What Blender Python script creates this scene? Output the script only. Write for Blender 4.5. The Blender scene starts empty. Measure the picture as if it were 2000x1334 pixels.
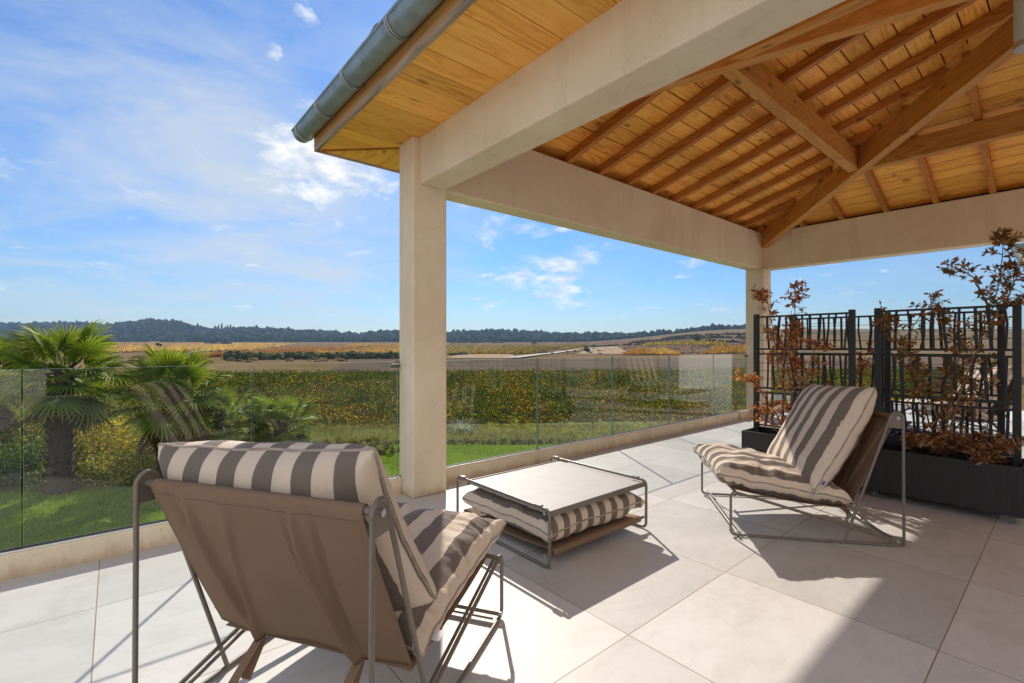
import bpy, math, random
import numpy as np
from mathutils import Vector, Matrix, noise as mnoise

scene = bpy.context.scene
COL = scene.collection
PI = math.pi
R = math.radians

# ------------------------------------------------------------------ camera frame
# world: x runs along the railing (to the right), y out towards the view, z up, terrace floor at z = 0
FPX, YAW, HY, CZ = 923.2, 0.6994, 677.05, 1.27
FW = np.array([math.sin(YAW), math.cos(YAW)])
RT = np.array([math.cos(YAW), -math.sin(YAW)])

cam_d = bpy.data.cameras.new('camera')
cam = bpy.data.objects.new('camera', cam_d)
COL.objects.link(cam)
cam.location = (0, 0, CZ)
cam.rotation_euler = (PI / 2, 0, -YAW)
cam_d.sensor_width = 36
cam_d.lens = 36 * FPX / 2000
cam_d.shift_y = 0.005
cam_d.clip_start = 0.05
cam_d.clip_end = 12000
scene.camera = cam

# ------------------------------------------------------------------ helpers
def link(o, parent=None):
    COL.objects.link(o)
    if parent is not None:
        o.parent = parent
    return o

def tag(o, label=None, cat=None, group=None, kind=None):
    if label: o['label'] = label
    if cat: o['category'] = cat
    if group: o['group'] = group
    if kind: o['kind'] = kind
    return o

def empty(name, loc=(0, 0, 0), rz=0.0):
    o = bpy.data.objects.new(name, None)
    o.empty_display_size = 0.1
    COL.objects.link(o)
    o.location = loc
    o.rotation_euler = (0, 0, rz)
    return o

def copy_tree(o, parent=None):
    c = o.copy()
    COL.objects.link(c)
    if parent is not None:
        c.parent = parent
    for ch in list(o.children):
        copy_tree(ch, c)
    return c

def fillet(pts, rad, seg=5, closed=False):
    pts = [Vector(p) for p in pts]
    n = len(pts)
    out = []
    for i in range(n):
        if not closed and i in (0, n - 1):
            out.append(pts[i]); continue
        p0, p1, p2 = pts[(i - 1) % n], pts[i], pts[(i + 1) % n]
        a = (p0 - p1); b = (p2 - p1)
        la, lb = a.length, b.length
        a.normalize(); b.normalize()
        ang = a.angle(b)
        if ang > PI - 0.03:
            out.append(p1); continue
        t = min(rad / math.tan(ang / 2), la * 0.49, lb * 0.49)
        r = t * math.tan(ang / 2)
        bis = (a + b).normalized()
        c = p1 + bis * (r / math.sin(ang / 2))
        s, e = p1 + a * t - c, p1 + b * t - c
        for k in range(seg + 1):
            f = k / seg
            v = s.lerp(e, f)
            v = v.normalized() * r
            out.append(c + v)
    return out

class MB:
    def __init__(self):
        self.v, self.f, self.m, self.pid = [], [], [], []
        self.sm = []
    def add(self, verts, faces, m=0, smooth=False, pid=0.5):
        o = len(self.v)
        self.v += [tuple(p) for p in verts]
        self.pid += [pid] * len(verts)
        for f in faces:
            self.f.append([i + o for i in f]); self.m.append(m); self.sm.append(smooth)
    def box(self, x0, x1, y0, y1, z0, z1, m=0, pid=0.5):
        self.add([(x0, y0, z0), (x1, y0, z0), (x1, y1, z0), (x0, y1, z0), (x0, y0, z1), (x1, y0, z1), (x1, y1, z1), (x0, y1, z1)],
                 [(0, 3, 2, 1), (4, 5, 6, 7), (0, 1, 5, 4), (1, 2, 6, 5), (2, 3, 7, 6), (3, 0, 4, 7)], m, pid=pid)
    def hexa(self, p, m=0, pid=0.5):            # 4 bottom, 4 top
        self.add(p, [(0, 3, 2, 1), (4, 5, 6, 7), (0, 1, 5, 4), (1, 2, 6, 5), (2, 3, 7, 6), (3, 0, 4, 7)], m, pid=pid)
    def bar(self, a, b, w, h, up=(0, 0, 1), m=0, pid=0.5):
        a, b = Vector(a), Vector(b)
        d = (b - a).normalized()
        s = d.cross(Vector(up)).normalized()
        u = s.cross(d).normalized()
        p = []
        for q in (a, b):
            for (i, j) in ((-1, -1), (1, -1), (1, 1), (-1, 1)):
                p.append(q + s * (i * w / 2) + u * (j * h / 2))
        self.add(p, [(0, 1, 2, 3), (7, 6, 5, 4), (0, 4, 5, 1), (1, 5, 6, 2), (2, 6, 7, 3), (3, 7, 4, 0)], m, pid=pid)
    def tube(self, pts, r, n=10, closed=False, m=0, radii=None, caps=True, pid=0.5):
        pts = [Vector(p) for p in pts]
        k = len(pts)
        tang = []
        for i in range(k):
            if closed:
                t = pts[(i + 1) % k] - pts[i - 1]
            else:
                t = pts[min(i + 1, k - 1)] - pts[max(i - 1, 0)]
            tang.append(t.normalized())
        t0 = tang[0]
        ref = Vector((0, 0, 1)) if abs(t0.z) < 0.9 else Vector((1, 0, 0))
        nrm = (ref - t0 * ref.dot(t0)).normalized()
        vs = []
        for i in range(k):
            t = tang[i]
            nrm = (nrm - t * nrm.dot(t)).normalized()
            bn = t.cross(nrm)
            rr = radii[i] if radii else r
            for j in range(n):
                a = 2 * PI * j / n
                vs.append(pts[i] + nrm * (math.cos(a) * rr) + bn * (math.sin(a) * rr))
        fs = []
        lim = k if closed else k - 1
        for i in range(lim):
            i2 = (i + 1) % k
            for j in range(n):
                j2 = (j + 1) % n
                fs.append((i * n + j, i * n + j2, i2 * n + j2, i2 * n + j))
        self.add(vs, fs, m, True, pid)
        if caps and not closed:
            self.add(vs[:n], [tuple(range(n))[::-1]], m, pid=pid)
            self.add(vs[-n:], [tuple(range(n))], m, pid=pid)
    def cyl(self, a, b, r, n=14, m=0):
        self.tube([a, b], r, n, m=m)
    def grid(self, P, m=0, smooth=True, flip=False, pid=0.5):    # P[i][j]
        ni, nj = len(P), len(P[0])
        vs = [p for row in P for p in row]
        fs = []
        for i in range(ni - 1):
            for j in range(nj - 1):
                q = (i * nj + j, i * nj + j + 1, (i + 1) * nj + j + 1, (i + 1) * nj + j)
                fs.append(q[::-1] if flip else q)
        self.add(vs, fs, m, smooth, pid)
    def build(self, name, mats, parent=None, bevel=0.0, solid=0.0, pid=False):
        me = bpy.data.meshes.new(name)
        me.from_pydata(self.v, [], self.f)
        if not isinstance(mats, (list, tuple)): mats = [mats]
        for mt in mats: me.materials.append(mt)
        me.polygons.foreach_set('material_index', self.m)
        me.polygons.foreach_set('use_smooth', self.sm)
        if pid:
            at = me.attributes.new('pid', 'FLOAT', 'POINT')
            at.data.foreach_set('value', self.pid)
        me.update()
        o = bpy.data.objects.new(name, me)
        link(o, parent)
        if solid:
            md = o.modifiers.new('solid', 'SOLIDIFY'); md.thickness = solid; md.offset = 0
        if bevel:
            md = o.modifiers.new('bevel', 'BEVEL'); md.width = bevel; md.segments = 2
            md.limit_method = 'ANGLE'; md.angle_limit = R(40)
        return o

def np_mesh(name, V, Q, mat, parent=None, col=None, smooth=False, uv=None):
    V = np.asarray(V, np.float32); Q = np.asarray(Q, np.int32)
    k = Q.shape[1]
    me = bpy.data.meshes.new(name)
    me.vertices.add(len(V)); me.vertices.foreach_set('co', V.ravel())
    me.loops.add(Q.size); me.loops.foreach_set('vertex_index', Q.ravel())
    me.polygons.add(len(Q))
    me.polygons.foreach_set('loop_start', np.arange(0, Q.size, k, dtype=np.int32))
    me.polygons.foreach_set('use_smooth', np.full(len(Q), smooth))
    if col is not None:
        c = np.ones((len(V), 4), np.float32); c[:, :3] = col
        at = me.attributes.new('tint', 'FLOAT_COLOR', 'POINT')
        at.data.foreach_set('color', c.ravel())
    if uv is not None:
        ul = me.uv_layers.new(name='UVMap')
        ul.data.foreach_set('uv', np.asarray(uv, np.float32)[Q.ravel()].ravel())
    me.materials.append(mat)
    me.update(calc_edges=True)
    me.validate()
    o = bpy.data.objects.new(name, me)
    return link(o, parent)

def unit(a):
    return a / np.maximum(1e-9, np.linalg.norm(a, axis=-1, keepdims=True))

def leaves_np(cent, along, across, lens=True):
    """one rhombus leaf (4 verts) per centre; along/across are half-extent vectors"""
    n = len(cent)
    V = np.empty((n, 4, 3))
    V[:, 0] = cent - along
    V[:, 1] = cent - across + along * 0.1
    V[:, 2] = cent + along
    V[:, 3] = cent + across + along * 0.1
    Q = np.arange(n * 4).reshape(n, 4)
    return V.reshape(-1, 3), Q

# ------------------------------------------------------------------ node helpers
def newmat(name):
    m = bpy.data.materials.new(name); m.use_nodes = True
    nt = m.node_tree; nt.nodes.clear()
    out = nt.nodes.new('ShaderNodeOutputMaterial')
    return m, nt, out

class NT:
    def __init__(s, nt): s.nt = nt
    def n(s, t, **kw):
        nd = s.nt.nodes.new(t)
        for k, v in kw.items():
            if k.startswith('i_'):
                key = k[2:]
                key = int(key) if key.isdigit() else key.replace('_', ' ')
                s.set(nd, key, v)
            else: setattr(nd, k, v)
        return nd
    def set(s, nd, key, v):
        if hasattr(v, 'node'): s.nt.links.new(v, nd.inputs[key])
        else: nd.inputs[key].default_value = v
    def math(s, op, a, b=None, c=None, clamp=False):
        nd = s.nt.nodes.new('ShaderNodeMath'); nd.operation = op; nd.use_clamp = clamp
        for i, v in enumerate((a, b, c)):
            if v is not None: s.set(nd, i, v)
        return nd.outputs[0]
    def vmath(s, op, a, b=None):
        nd = s.nt.nodes.new('ShaderNodeVectorMath'); nd.operation = op
        for i, v in enumerate((a, b)):
            if v is not None:
                s.set(nd, i, v)
        return nd.outputs['Value'] if op in ('DOT_PRODUCT', 'LENGTH', 'DISTANCE') else nd.outputs[0]
    def mix(s, fac, a, b, blend='MIX'):
        nd = s.nt.nodes.new('ShaderNodeMix'); nd.data_type = 'RGBA'; nd.blend_type = blend
        nd.clamp_factor = True
        s.set(nd, 0, fac); s.set(nd, 6, a); s.set(nd, 7, b)
        return nd.outputs[2]
    def ramp(s, fac, stops, interp='LINEAR'):
        nd = s.nt.nodes.new('ShaderNodeValToRGB'); cr = nd.color_ramp; cr.interpolation = interp
        while len(cr.elements) < len(stops): cr.elements.new(0.5)
        for e, (p, c) in zip(cr.elements, stops):
            e.position = p; e.color = (*c, 1) if len(c) == 3 else c
        s.set(nd, 0, fac)
        return nd.outputs[0]
    def noise(s, vec, scale, detail=4, rough=0.5, dist=0.0):
        nd = s.n('ShaderNodeTexNoise'); nd.inputs['Scale'].default_value = scale
        nd.inputs['Detail'].default_value = detail; nd.inputs['Roughness'].default_value = rough
        nd.inputs['Distortion'].default_value = dist
        if vec is not None: s.set(nd, 'Vector', vec)
        return nd.outputs[0]
    def mapping(s, vec, scale=(1, 1, 1), loc=(0, 0, 0), rot=(0, 0, 0)):
        nd = s.n('ShaderNodeMapping'); s.set(nd, 'Vector', vec)
        nd.inputs['Scale'].default_value = scale; nd.inputs['Location'].default_value = loc; nd.inputs['Rotation'].default_value = rot
        return nd.outputs[0]
    def bump(s, h, strength=0.3, dist=0.01, normal=None):
        nd = s.n('ShaderNodeBump'); nd.inputs['Strength'].default_value = strength; nd.inputs['Distance'].default_value = dist
        s.set(nd, 'Height', h)
        if normal is not None: s.set(nd, 'Normal', normal)
        return nd.outputs[0]
    def objco(s): return s.n('ShaderNodeTexCoord').outputs['Object']
    def geo(s): return s.n('ShaderNodeNewGeometry').outputs['Position']
    def princ(s, out, **kw):
        nd = s.n('ShaderNodeBsdfPrincipled')
        for k, v in kw.items(): s.set(nd, k.replace('_', ' '), v)
        s.nt.links.new(nd.outputs[0], out.inputs[0])
        return nd

def c4(c): return (c[0], c[1], c[2], 1)

def simple(name, col, rough=0.5, metal=0.0, var=0.0, scale=20, bump=0.0, bscale=80, **kw):
    m, nt, out = newmat(name); N = NT(nt)
    co = N.objco()
    base = c4(col)
    if var:
        f = N.noise(co, scale, 5, 0.6)
        base = N.ramp(f, [(0.25, tuple(x * (1 - var) for x in col)), (0.75, tuple(min(1, x * (1 + var)) for x in col))])
    a = dict(Base_Color=base, Roughness=rough, Metallic=metal); a.update(kw)
    p = N.princ(out, **a)
    if bump:
        nt.links.new(N.bump(N.noise(co, bscale, 4, 0.6), bump, 0.004), p.inputs['Normal'])
    return m

def wood(name, axis, dark, mid, light, knots=1.0, rough=0.55, var=0.34):
    m, nt, out = newmat(name); N = NT(nt)
    co = N.objco()
    pid = N.n('ShaderNodeAttribute', attribute_name='pid').outputs['Fac']
    off = N.n('ShaderNodeCombineXYZ', i_0=N.math('MULTIPLY', pid, 37.1), i_1=N.math('MULTIPLY', pid, 91.7), i_2=N.math('MULTIPLY', pid, 53.3)).outputs[0]
    co = N.vmath('ADD', co, off)
    def sc(al, ac):
        v = [ac, ac, ac]; v[axis] = al
        return N.mapping(co, v)
    big = N.noise(sc(0.7, 7), 1.0, 3, 0.5, 0.8)
    rings = N.math('FRACT', N.math('MULTIPLY', big, 9.0))
    rings = N.math('ABSOLUTE', N.math('SUBTRACT', rings, 0.5))
    fine = N.noise(sc(1.5, 110), 1.0, 3, 0.6)
    tone = N.noise(sc(0.5, 2.5), 1.0, 2, 0.5)
    f = N.math('ADD', N.math('MULTIPLY', rings, 0.62), N.math('ADD', N.math('MULTIPLY', fine, 0.35), N.math('MULTIPLY', tone, 0.42)))
    colr = N.ramp(f, [(0.22, dark), (0.48, mid), (0.85, light)])
    val = N.math('ADD', N.math('MULTIPLY', N.math('FRACT', N.math('MULTIPLY', pid, 7.77)), var), 1.03 - var * 0.6)
    hs = N.n('ShaderNodeHueSaturation', i_Color=colr, i_Value=val)
    colr = hs.outputs[0]
    if knots:
        sp = N.n('ShaderNodeSeparateXYZ', i_0=co)
        oth = [i for i in range(3) if i != axis]
        wob = N.math('MULTIPLY', N.math('SUBTRACT', N.noise(sc(9, 30), 1.0, 2, 0.5), 0.5), 0.10)
        kv = N.n('ShaderNodeCombineXYZ', i_0=N.math('ADD', N.math('MULTIPLY', sp.outputs[axis], 2.1), wob), i_1=N.math('ADD', N.math('MULTIPLY', N.math('ADD', sp.outputs[oth[0]], sp.outputs[oth[1]]), 5.2), wob))
        vo = N.n('ShaderNodeTexVoronoi', i_Vector=kv.outputs[0]); vo.voronoi_dimensions = '2D'; vo.inputs['Scale'].default_value = 1.0
        pick = N.n('ShaderNodeSeparateColor', i_0=vo.outputs['Color']).outputs[0]
        k = N.math('MULTIPLY', N.math('GREATER_THAN', pick, 1 - 0.42 * knots), N.math('SUBTRACT', 1.0, N.math('MULTIPLY', vo.outputs['Distance'], N.math('ADD', N.math('MULTIPLY', pick, 9.0), 1.5)), clamp=True), clamp=True)
        k = N.math('POWER', k, 0.6)
        colr = N.mix(N.math('MULTIPLY', k, 0.85), colr, c4(tuple(x * 0.28 for x in dark)))
    p = N.princ(out, Base_Color=colr, Roughness=rough)
    nt.links.new(N.bump(f, 0.25, 0.003), p.inputs['Normal'])
    return m

def leafmat(name, trans=0.4, rough=0.5, gain=1.0, spec=0.3):
    m, nt, out = newmat(name); N = NT(nt)
    col = N.n('ShaderNodeAttribute', attribute_name='tint').outputs['Color']
    if gain != 1.0:
        col = N.mix(1.0, col, (gain, gain, gain, 1), 'MULTIPLY')
    p = N.n('ShaderNodeBsdfPrincipled', i_Base_Color=col, i_Roughness=rough)
    p.inputs['Specular IOR Level'].default_value = spec
    t = N.n('ShaderNodeBsdfTranslucent', i_Color=N.mix(1.0, col, (1.25, 1.2, 0.6, 1), 'MULTIPLY'))
    mx = N.n('ShaderNodeMixShader'); mx.inputs[0].default_value = trans
    nt.links.new(p.outputs[0], mx.inputs[1]); nt.links.new(t.outputs[0], mx.inputs[2])
    nt.links.new(mx.outputs[0], out.inputs[0])
    return m

# ------------------------------------------------------------------ materials
M = {}
def plaster(name, a, b, c):
    m, nt, out = newmat(name); N = NT(nt)
    co = N.objco()
    f1 = N.noise(co, 1.3, 6, 0.62, 0.6); f2 = N.noise(co, 60, 4, 0.6)
    f = N.math('ADD', N.math('MULTIPLY', f1, 0.75), N.math('MULTIPLY', f2, 0.25))
    col = N.ramp(f, [(0.32, a), (0.5, b), (0.68, c)])
    streak = N.noise(N.mapping(co, (7, 7, 0.5)), 1.0, 4, 0.6)
    col = N.mix(N.math('MULTIPLY', N.math('SUBTRACT', streak, 0.52, clamp=True), 0.9), col, c4(tuple(x * 0.55 for x in a)))
    pv_ = N.n('ShaderNodeTexVoronoi', i_Vector=co); pv_.inputs['Scale'].default_value = 16
    pit = N.math('LESS_THAN', pv_.outputs['Distance'], N.math('MULTIPLY', N.math('SUBTRACT', N.noise(co, 5, 2, 0.5), 0.46, clamp=True), 0.55))
    col = N.mix(N.math('MULTIPLY', pit, 0.5), col, c4(tuple(x * 0.42 for x in a)))
    zc = N.n('ShaderNodeSeparateXYZ', i_0=N.geo()).outputs[2]
    foot = N.math('MULTIPLY', N.math('SUBTRACT', N.math('ADD', N.math('MULTIPLY', N.math('SUBTRACT', 0.16, zc, clamp=True), 6.5, clamp=True), N.math('MULTIPLY', N.math('SUBTRACT', N.noise(N.mapping(co, (11, 11, 5)), 1.0, 5, 0.65), 0.5), 1.5)), 0.55, clamp=True), 1.5, clamp=True)
    col = N.mix(N.math('MULTIPLY', foot, 0.55), col, (0.36, 0.19, 0.075, 1))
    p = N.princ(out, Base_Color=col, Roughness=0.9)
    h = N.math('ADD', N.noise(co, 160, 3, 0.6), N.math('ADD', N.math('MULTIPLY', N.noise(co, 14, 3, 0.5), 0.6), N.math('MULTIPLY', N.noise(N.mapping(co, (3, 3, 9), rot=(0.3, 0.2, 0)), 1.0, 3, 0.5), 2.0)))
    h = N.math('SUBTRACT', h, N.math('MULTIPLY', pit, 0.8))
    nt.links.new(N.bump(h, 0.35, 0.003), p.inputs['Normal'])
    return m
M['plaster'] = plaster('plaster', (0.67, 0.55, 0.385), (0.76, 0.645, 0.475), (0.82, 0.715, 0.545))
M['white_plaster'] = plaster('white_plaster', (0.78, 0.74, 0.68), (0.82, 0.79, 0.74), (0.86, 0.83, 0.79))

def floor_mat():
    m, nt, out = newmat('stone_tile'); N = NT(nt)
    co = N.geo()
    s = N.n('ShaderNodeSeparateXYZ', i_0=co)
    tx = N.math('DIVIDE', N.math('SUBTRACT', s.outputs[0], 1.733 - 9), 0.9)
    ty = N.math('DIVIDE', N.math('SUBTRACT', s.outputs[1], 0.364 - 9), 0.9)
    def line(t):
        fr = N.math('FRACT', t)
        d = N.math('MINIMUM', fr, N.math('SUBTRACT', 1.0, fr))
        return N.math('LESS_THAN', d, 0.0027)
    g = N.math('MAXIMUM', line(tx), line(ty))
    cell = N.n('ShaderNodeCombineXYZ', i_0=N.math('FLOOR', tx), i_1=N.math('FLOOR', ty))
    wn = N.n('ShaderNodeTexWhiteNoise'); wn.noise_dimensions = '3D'; N.set(wn, 'Vector', cell.outputs[0])
    co2 = N.vmath('ADD', co, N.vmath('MULTIPLY', wn.outputs['Color'], (30, 30, 30)))
    f1 = N.noise(N.mapping(co2, (1.0, 1.7, 1)), 2.2, 7, 0.62, 0.9)
    f2 = N.noise(co2, 26, 5, 0.65)
    f3 = N.noise(N.mapping(co2, (1, 4, 1), rot=(0, 0, 0.5)), 9, 5, 0.7, 0.5)
    f = N.math('ADD', N.math('MULTIPLY', f1, 0.55), N.math('ADD', N.math('MULTIPLY', f2, 0.2), N.math('MULTIPLY', f3, 0.25)))
    col = N.ramp(f, [(0.3, (0.49, 0.455, 0.415)), (0.5, (0.57, 0.54, 0.505)), (0.72, (0.625, 0.60, 0.565))])
    v = N.math('ADD', N.math('MULTIPLY', wn.outputs['Value'], 0.22), 0.88)
    col = N.n('ShaderNodeHueSaturation', i_Color=col, i_Value=v).outputs[0]
    wm = N.noise(co, 1.1, 5, 0.6, 0.8)
    ring = N.math('SUBTRACT', 1.0, N.math('MULTIPLY', N.math('ABSOLUTE', N.math('SUBTRACT', wm, 0.56)), 38.0), clamp=True)
    dust = N.math('MULTIPLY', N.math('SUBTRACT', N.noise(co, 4.5, 7, 0.72), 0.52, clamp=True), 1.6, clamp=True)
    col = N.mix(N.math('MULTIPLY', ring, 0.12), col, (0.30, 0.26, 0.22, 1))
    col = N.mix(N.math('MULTIPLY', dust, 0.42), col, (0.42, 0.36, 0.30, 1))
    sp_ = N.n('ShaderNodeTexVoronoi', i_Vector=co); sp_.inputs['Scale'].default_value = 7
    spk = N.math('LESS_THAN', sp_.outputs['Distance'], 0.045)
    col = N.mix(N.math('MULTIPLY', spk, 0.35), col, (0.22, 0.17, 0.13, 1))
    gr = N.mix(N.noise(co, 3.0, 3, 0.6), (0.17, 0.105, 0.06, 1), (0.40, 0.31, 0.23, 1))
    col = N.mix(g, col, gr)
    p = N.princ(out, Base_Color=col, Roughness=N.math('ADD', N.math('MULTIPLY', f, 0.35), 0.34))
    p.inputs['Specular IOR Level'].default_value = 0.35
    h = N.math('SUBTRACT', N.math('MULTIPLY', f, 0.5), N.math('MULTIPLY', g, 1.0))
    nt.links.new(N.bump(h, 0.22, 0.004), p.inputs['Normal'])
    return m
M['tile'] = floor_mat()

PD, PM, PL = (0.50, 0.15, 0.016), (0.88, 0.37, 0.052), (0.97, 0.54, 0.12)
M['plank_x'] = wood('pine_plank_lengthwise', 0, PD, PM, PL, 0.8)
M['plank_y'] = wood('pine_plank_crosswise', 1, (0.58, 0.20, 0.026), (0.90, 0.42, 0.07), (0.97, 0.55, 0.13), 0.9)
M['timber'] = wood('pine_timber', 0, (0.34, 0.115, 0.016), (0.58, 0.24, 0.042), (0.72, 0.36, 0.085), 1.0)
M['rafter_y'] = wood('pine_rafter_y', 1, (0.24, 0.07, 0.010), (0.42, 0.15, 0.024), (0.56, 0.23, 0.05), 0.6)
M['rafter_x'] = wood('pine_rafter_x', 0, (0.24, 0.07, 0.010), (0.42, 0.15, 0.024), (0.56, 0.23, 0.05), 0.6)
M['soffit_x'] = wood('soffit_board_x', 0, (0.58, 0.22, 0.03), (0.88, 0.43, 0.075), (0.96, 0.55, 0.14), 0.7, var=0.24)
M['soffit_y'] = wood('soffit_board_y', 1, (0.58, 0.22, 0.03), (0.88, 0.43, 0.075), (0.96, 0.55, 0.14), 0.7, var=0.24)

def fascia_mat():
    m, nt, out = newmat('weathered_board'); N = NT(nt)
    co = N.objco()
    f = N.noise(N.mapping(co, (20, 1.3, 20)), 1.0, 5, 0.65, 1.2)
    z = N.n('ShaderNodeSeparateXYZ', i_0=co).outputs[2]
    w = N.math('ADD', N.math('MULTIPLY', N.math('SUBTRACT', 3.075, z), 9.0), N.math('MULTIPLY', N.noise(N.mapping(co, (3, 2.0, 9)), 1.0, 4, 0.6), 0.9), clamp=True)
    a = N.ramp(f, [(0.3, (0.46, 0.20, 0.05)), (0.7, (0.72, 0.40, 0.13))])
    b = N.ramp(f, [(0.3, (0.16, 0.135, 0.115)), (0.65, (0.46, 0.38, 0.30))])
    col = N.mix(N.math('MULTIPLY', N.math('SUBTRACT', w, 0.35, clamp=True), 1.6, clamp=True), a, b)
    p = N.princ(out, Base_Color=col, Roughness=0.8)
    nt.links.new(N.bump(f, 0.5, 0.004), p.inputs['Normal'])
    return m
M['fascia'] = fascia_mat()
M['zinc'] = simple('zinc', (0.38, 0.45, 0.48), 0.36, 0.35, 0.25, 9, 0.05, 30)
M['zinc_bright'] = simple('zinc_wire', (0.45, 0.46, 0.45), 0.35, 0.9)
M['clay'] = simple('clay_tile', (0.09, 0.055, 0.042), 0.85, 0, 0.4, 9, 0.3, 60)
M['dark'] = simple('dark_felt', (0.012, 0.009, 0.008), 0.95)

def metal_paint(name, col, rough=0.42):
    m, nt, out = newmat(name); N = NT(nt)
    co = N.objco()
    f = N.noise(co, 40, 4, 0.6)
    p = N.princ(out, Base_Color=N.ramp(f, [(0.3, tuple(x * 0.9 for x in col)), (0.7, tuple(x * 1.1 for x in col))]), Roughness=N.math('ADD', N.math('MULTIPLY', f, 0.2), rough - 0.1), Metallic=0.25)
    nt.links.new(N.bump(N.noise(co, 900, 2, 0.5), 0.06, 0.001), p.inputs['Normal'])
    return m
M['frame'] = metal_paint('taupe_frame_paint', (0.19, 0.158, 0.128), 0.4)
M['steel'] = simple('bolt_steel', (0.6, 0.6, 0.6), 0.3, 1.0)
M['clip'] = simple('brushed_clip', (0.16, 0.155, 0.15), 0.5, 0.6)
M['black_metal'] = simple('black_metal', (0.014, 0.014, 0.015), 0.55, 0.0, 0.15, 30)
M['gasket'] = simple('rubber_gasket', (0.02, 0.02, 0.02), 0.6)
M['pale_channel'] = simple('pale_channel', (0.72, 0.72, 0.7), 0.4, 0.3)

def planter_mat():
    m, nt, out = newmat('planter_slat'); N = NT(nt)
    co = N.objco()
    f = N.noise(N.mapping(co, (60, 60, 3)), 1.0, 4, 0.6)
    p = N.princ(out, Base_Color=N.ramp(f, [(0.3, (0.012, 0.011, 0.012)), (0.7, (0.024, 0.022, 0.023))]), Roughness=0.55)
    nt.links.new(N.bump(f, 0.5, 0.003), p.inputs['Normal'])
    return m
M['planter'] = planter_mat()
M['soil'] = simple('soil', (0.03, 0.02, 0.014), 0.95, 0, 0.5, 30, 0.8, 40)

def fabric(name, stripe=True, a=(0.185, 0.148, 0.122), b=(0.68, 0.56, 0.44), period=0.150, phase=0.831, band=(0.47, 0.38, 0.315)):
    m, nt, out = newmat(name); N = NT(nt)
    uv = N.n('ShaderNodeUVMap').outputs[0]
    s = N.n('ShaderNodeSeparateXYZ', i_0=uv)
    t = N.math('ADD', N.math('DIVIDE', s.outputs[0], period), 100.0 + phase)
    fr = N.math('FRACT', t)
    isd = N.math('LESS_THAN', fr, 0.5)
    wv = N.noise(N.mapping(uv, (900, 260, 1)), 1.0, 2, 0.6)
    lt = N.mix(N.math('LESS_THAN', N.math('FRACT', N.math('MULTIPLY', t, 0.5)), 0.5), c4(b), c4(tuple(0.9 * x + 0.1 * y for x, y in zip(b, band))))
    col = N.mix(isd, lt, c4(a))
    soft = N.noise(uv, 7, 4, 0.6)
    col = N.mix(1.0, col, N.ramp(N.math('ADD', N.math('MULTIPLY', wv, 0.6), N.math('MULTIPLY', soft, 0.4)), [(0.2, (0.86, 0.86, 0.86)), (0.8, (1.06, 1.05, 1.04))]), 'MULTIPLY')
    p = N.princ(out, Base_Color=col, Roughness=0.9)
    p.inputs['Specular IOR Level'].default_value = 0.15
    p.inputs['Sheen Weight'].default_value = 0.12
    h = N.math('ADD', N.math('MULTIPLY', wv, 0.12), N.noise(N.mapping(uv, (22, 16, 1)), 1.0, 3, 0.55, 0.7))
    nt.links.new(N.bump(h, 0.42, 0.014), p.inputs['Normal'])
    return m
M['stripe'] = fabric('striped_canvas')
M['stripe_table'] = fabric('striped_canvas_narrow', period=0.115, phase=0.79)

def sling_mat():
    m, nt, out = newmat('taupe_canvas'); N = NT(nt)
    co = N.objco()
    w = N.noise(N.mapping(co, (500, 500, 160)), 1.0, 2, 0.6)
    f = N.noise(co, 3, 4, 0.6)
    col = N.ramp(N.math('ADD', N.math('MULTIPLY', w, 0.5), N.math('MULTIPLY', f, 0.5)), [(0.3, (0.28, 0.188, 0.122)), (0.7, (0.37, 0.255, 0.17))])
    p = N.n('ShaderNodeBsdfPrincipled', i_Base_Color=col, i_Roughness=0.8)
    p.inputs['Specular IOR Level'].default_value = 0.2
    t = N.n('ShaderNodeBsdfTranslucent', i_Color=N.mix(1.0, col, (1.4, 1.15, 0.92, 1), 'MULTIPLY'))
    nt.links.new(N.bump(N.math('ADD', N.math('MULTIPLY', w, 0.1), N.noise(N.mapping(co, (30, 30, 4)), 1.0, 3, 0.5)), 0.12, 0.006), p.inputs['Normal'])
    mx = N.n('ShaderNodeMixShader'); mx.inputs[0].default_value = 0.36
    nt.links.new(p.outputs[0], mx.inputs[1]); nt.links.new(t.outputs[0], mx.inputs[2])
    nt.links.new(mx.outputs[0], out.inputs[0])
    return m
M['sling'] = sling_mat()
M['hem'] = simple('hem_thread', (0.20, 0.13, 0.085), 0.85)
M['tray'] = simple('tray_enamel', (0.33, 0.31, 0.29), 0.6, 0.0, 0.09, 6, 0.04, 30)
M['white_label'] = simple('white_label', (0.75, 0.75, 0.78), 0.6)
M['blue_print'] = simple('blue_print', (0.05, 0.06, 0.3), 0.6)
M['curtain'] = simple('white_curtain', (0.72, 0.72, 0.70), 0.9)
M['window_dark'] = simple('window_glass', (0.03, 0.04, 0.045), 0.05)
M['lamp_grey'] = simple('lamp_grey', (0.45, 0.44, 0.42), 0.5, 0.1)

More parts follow.
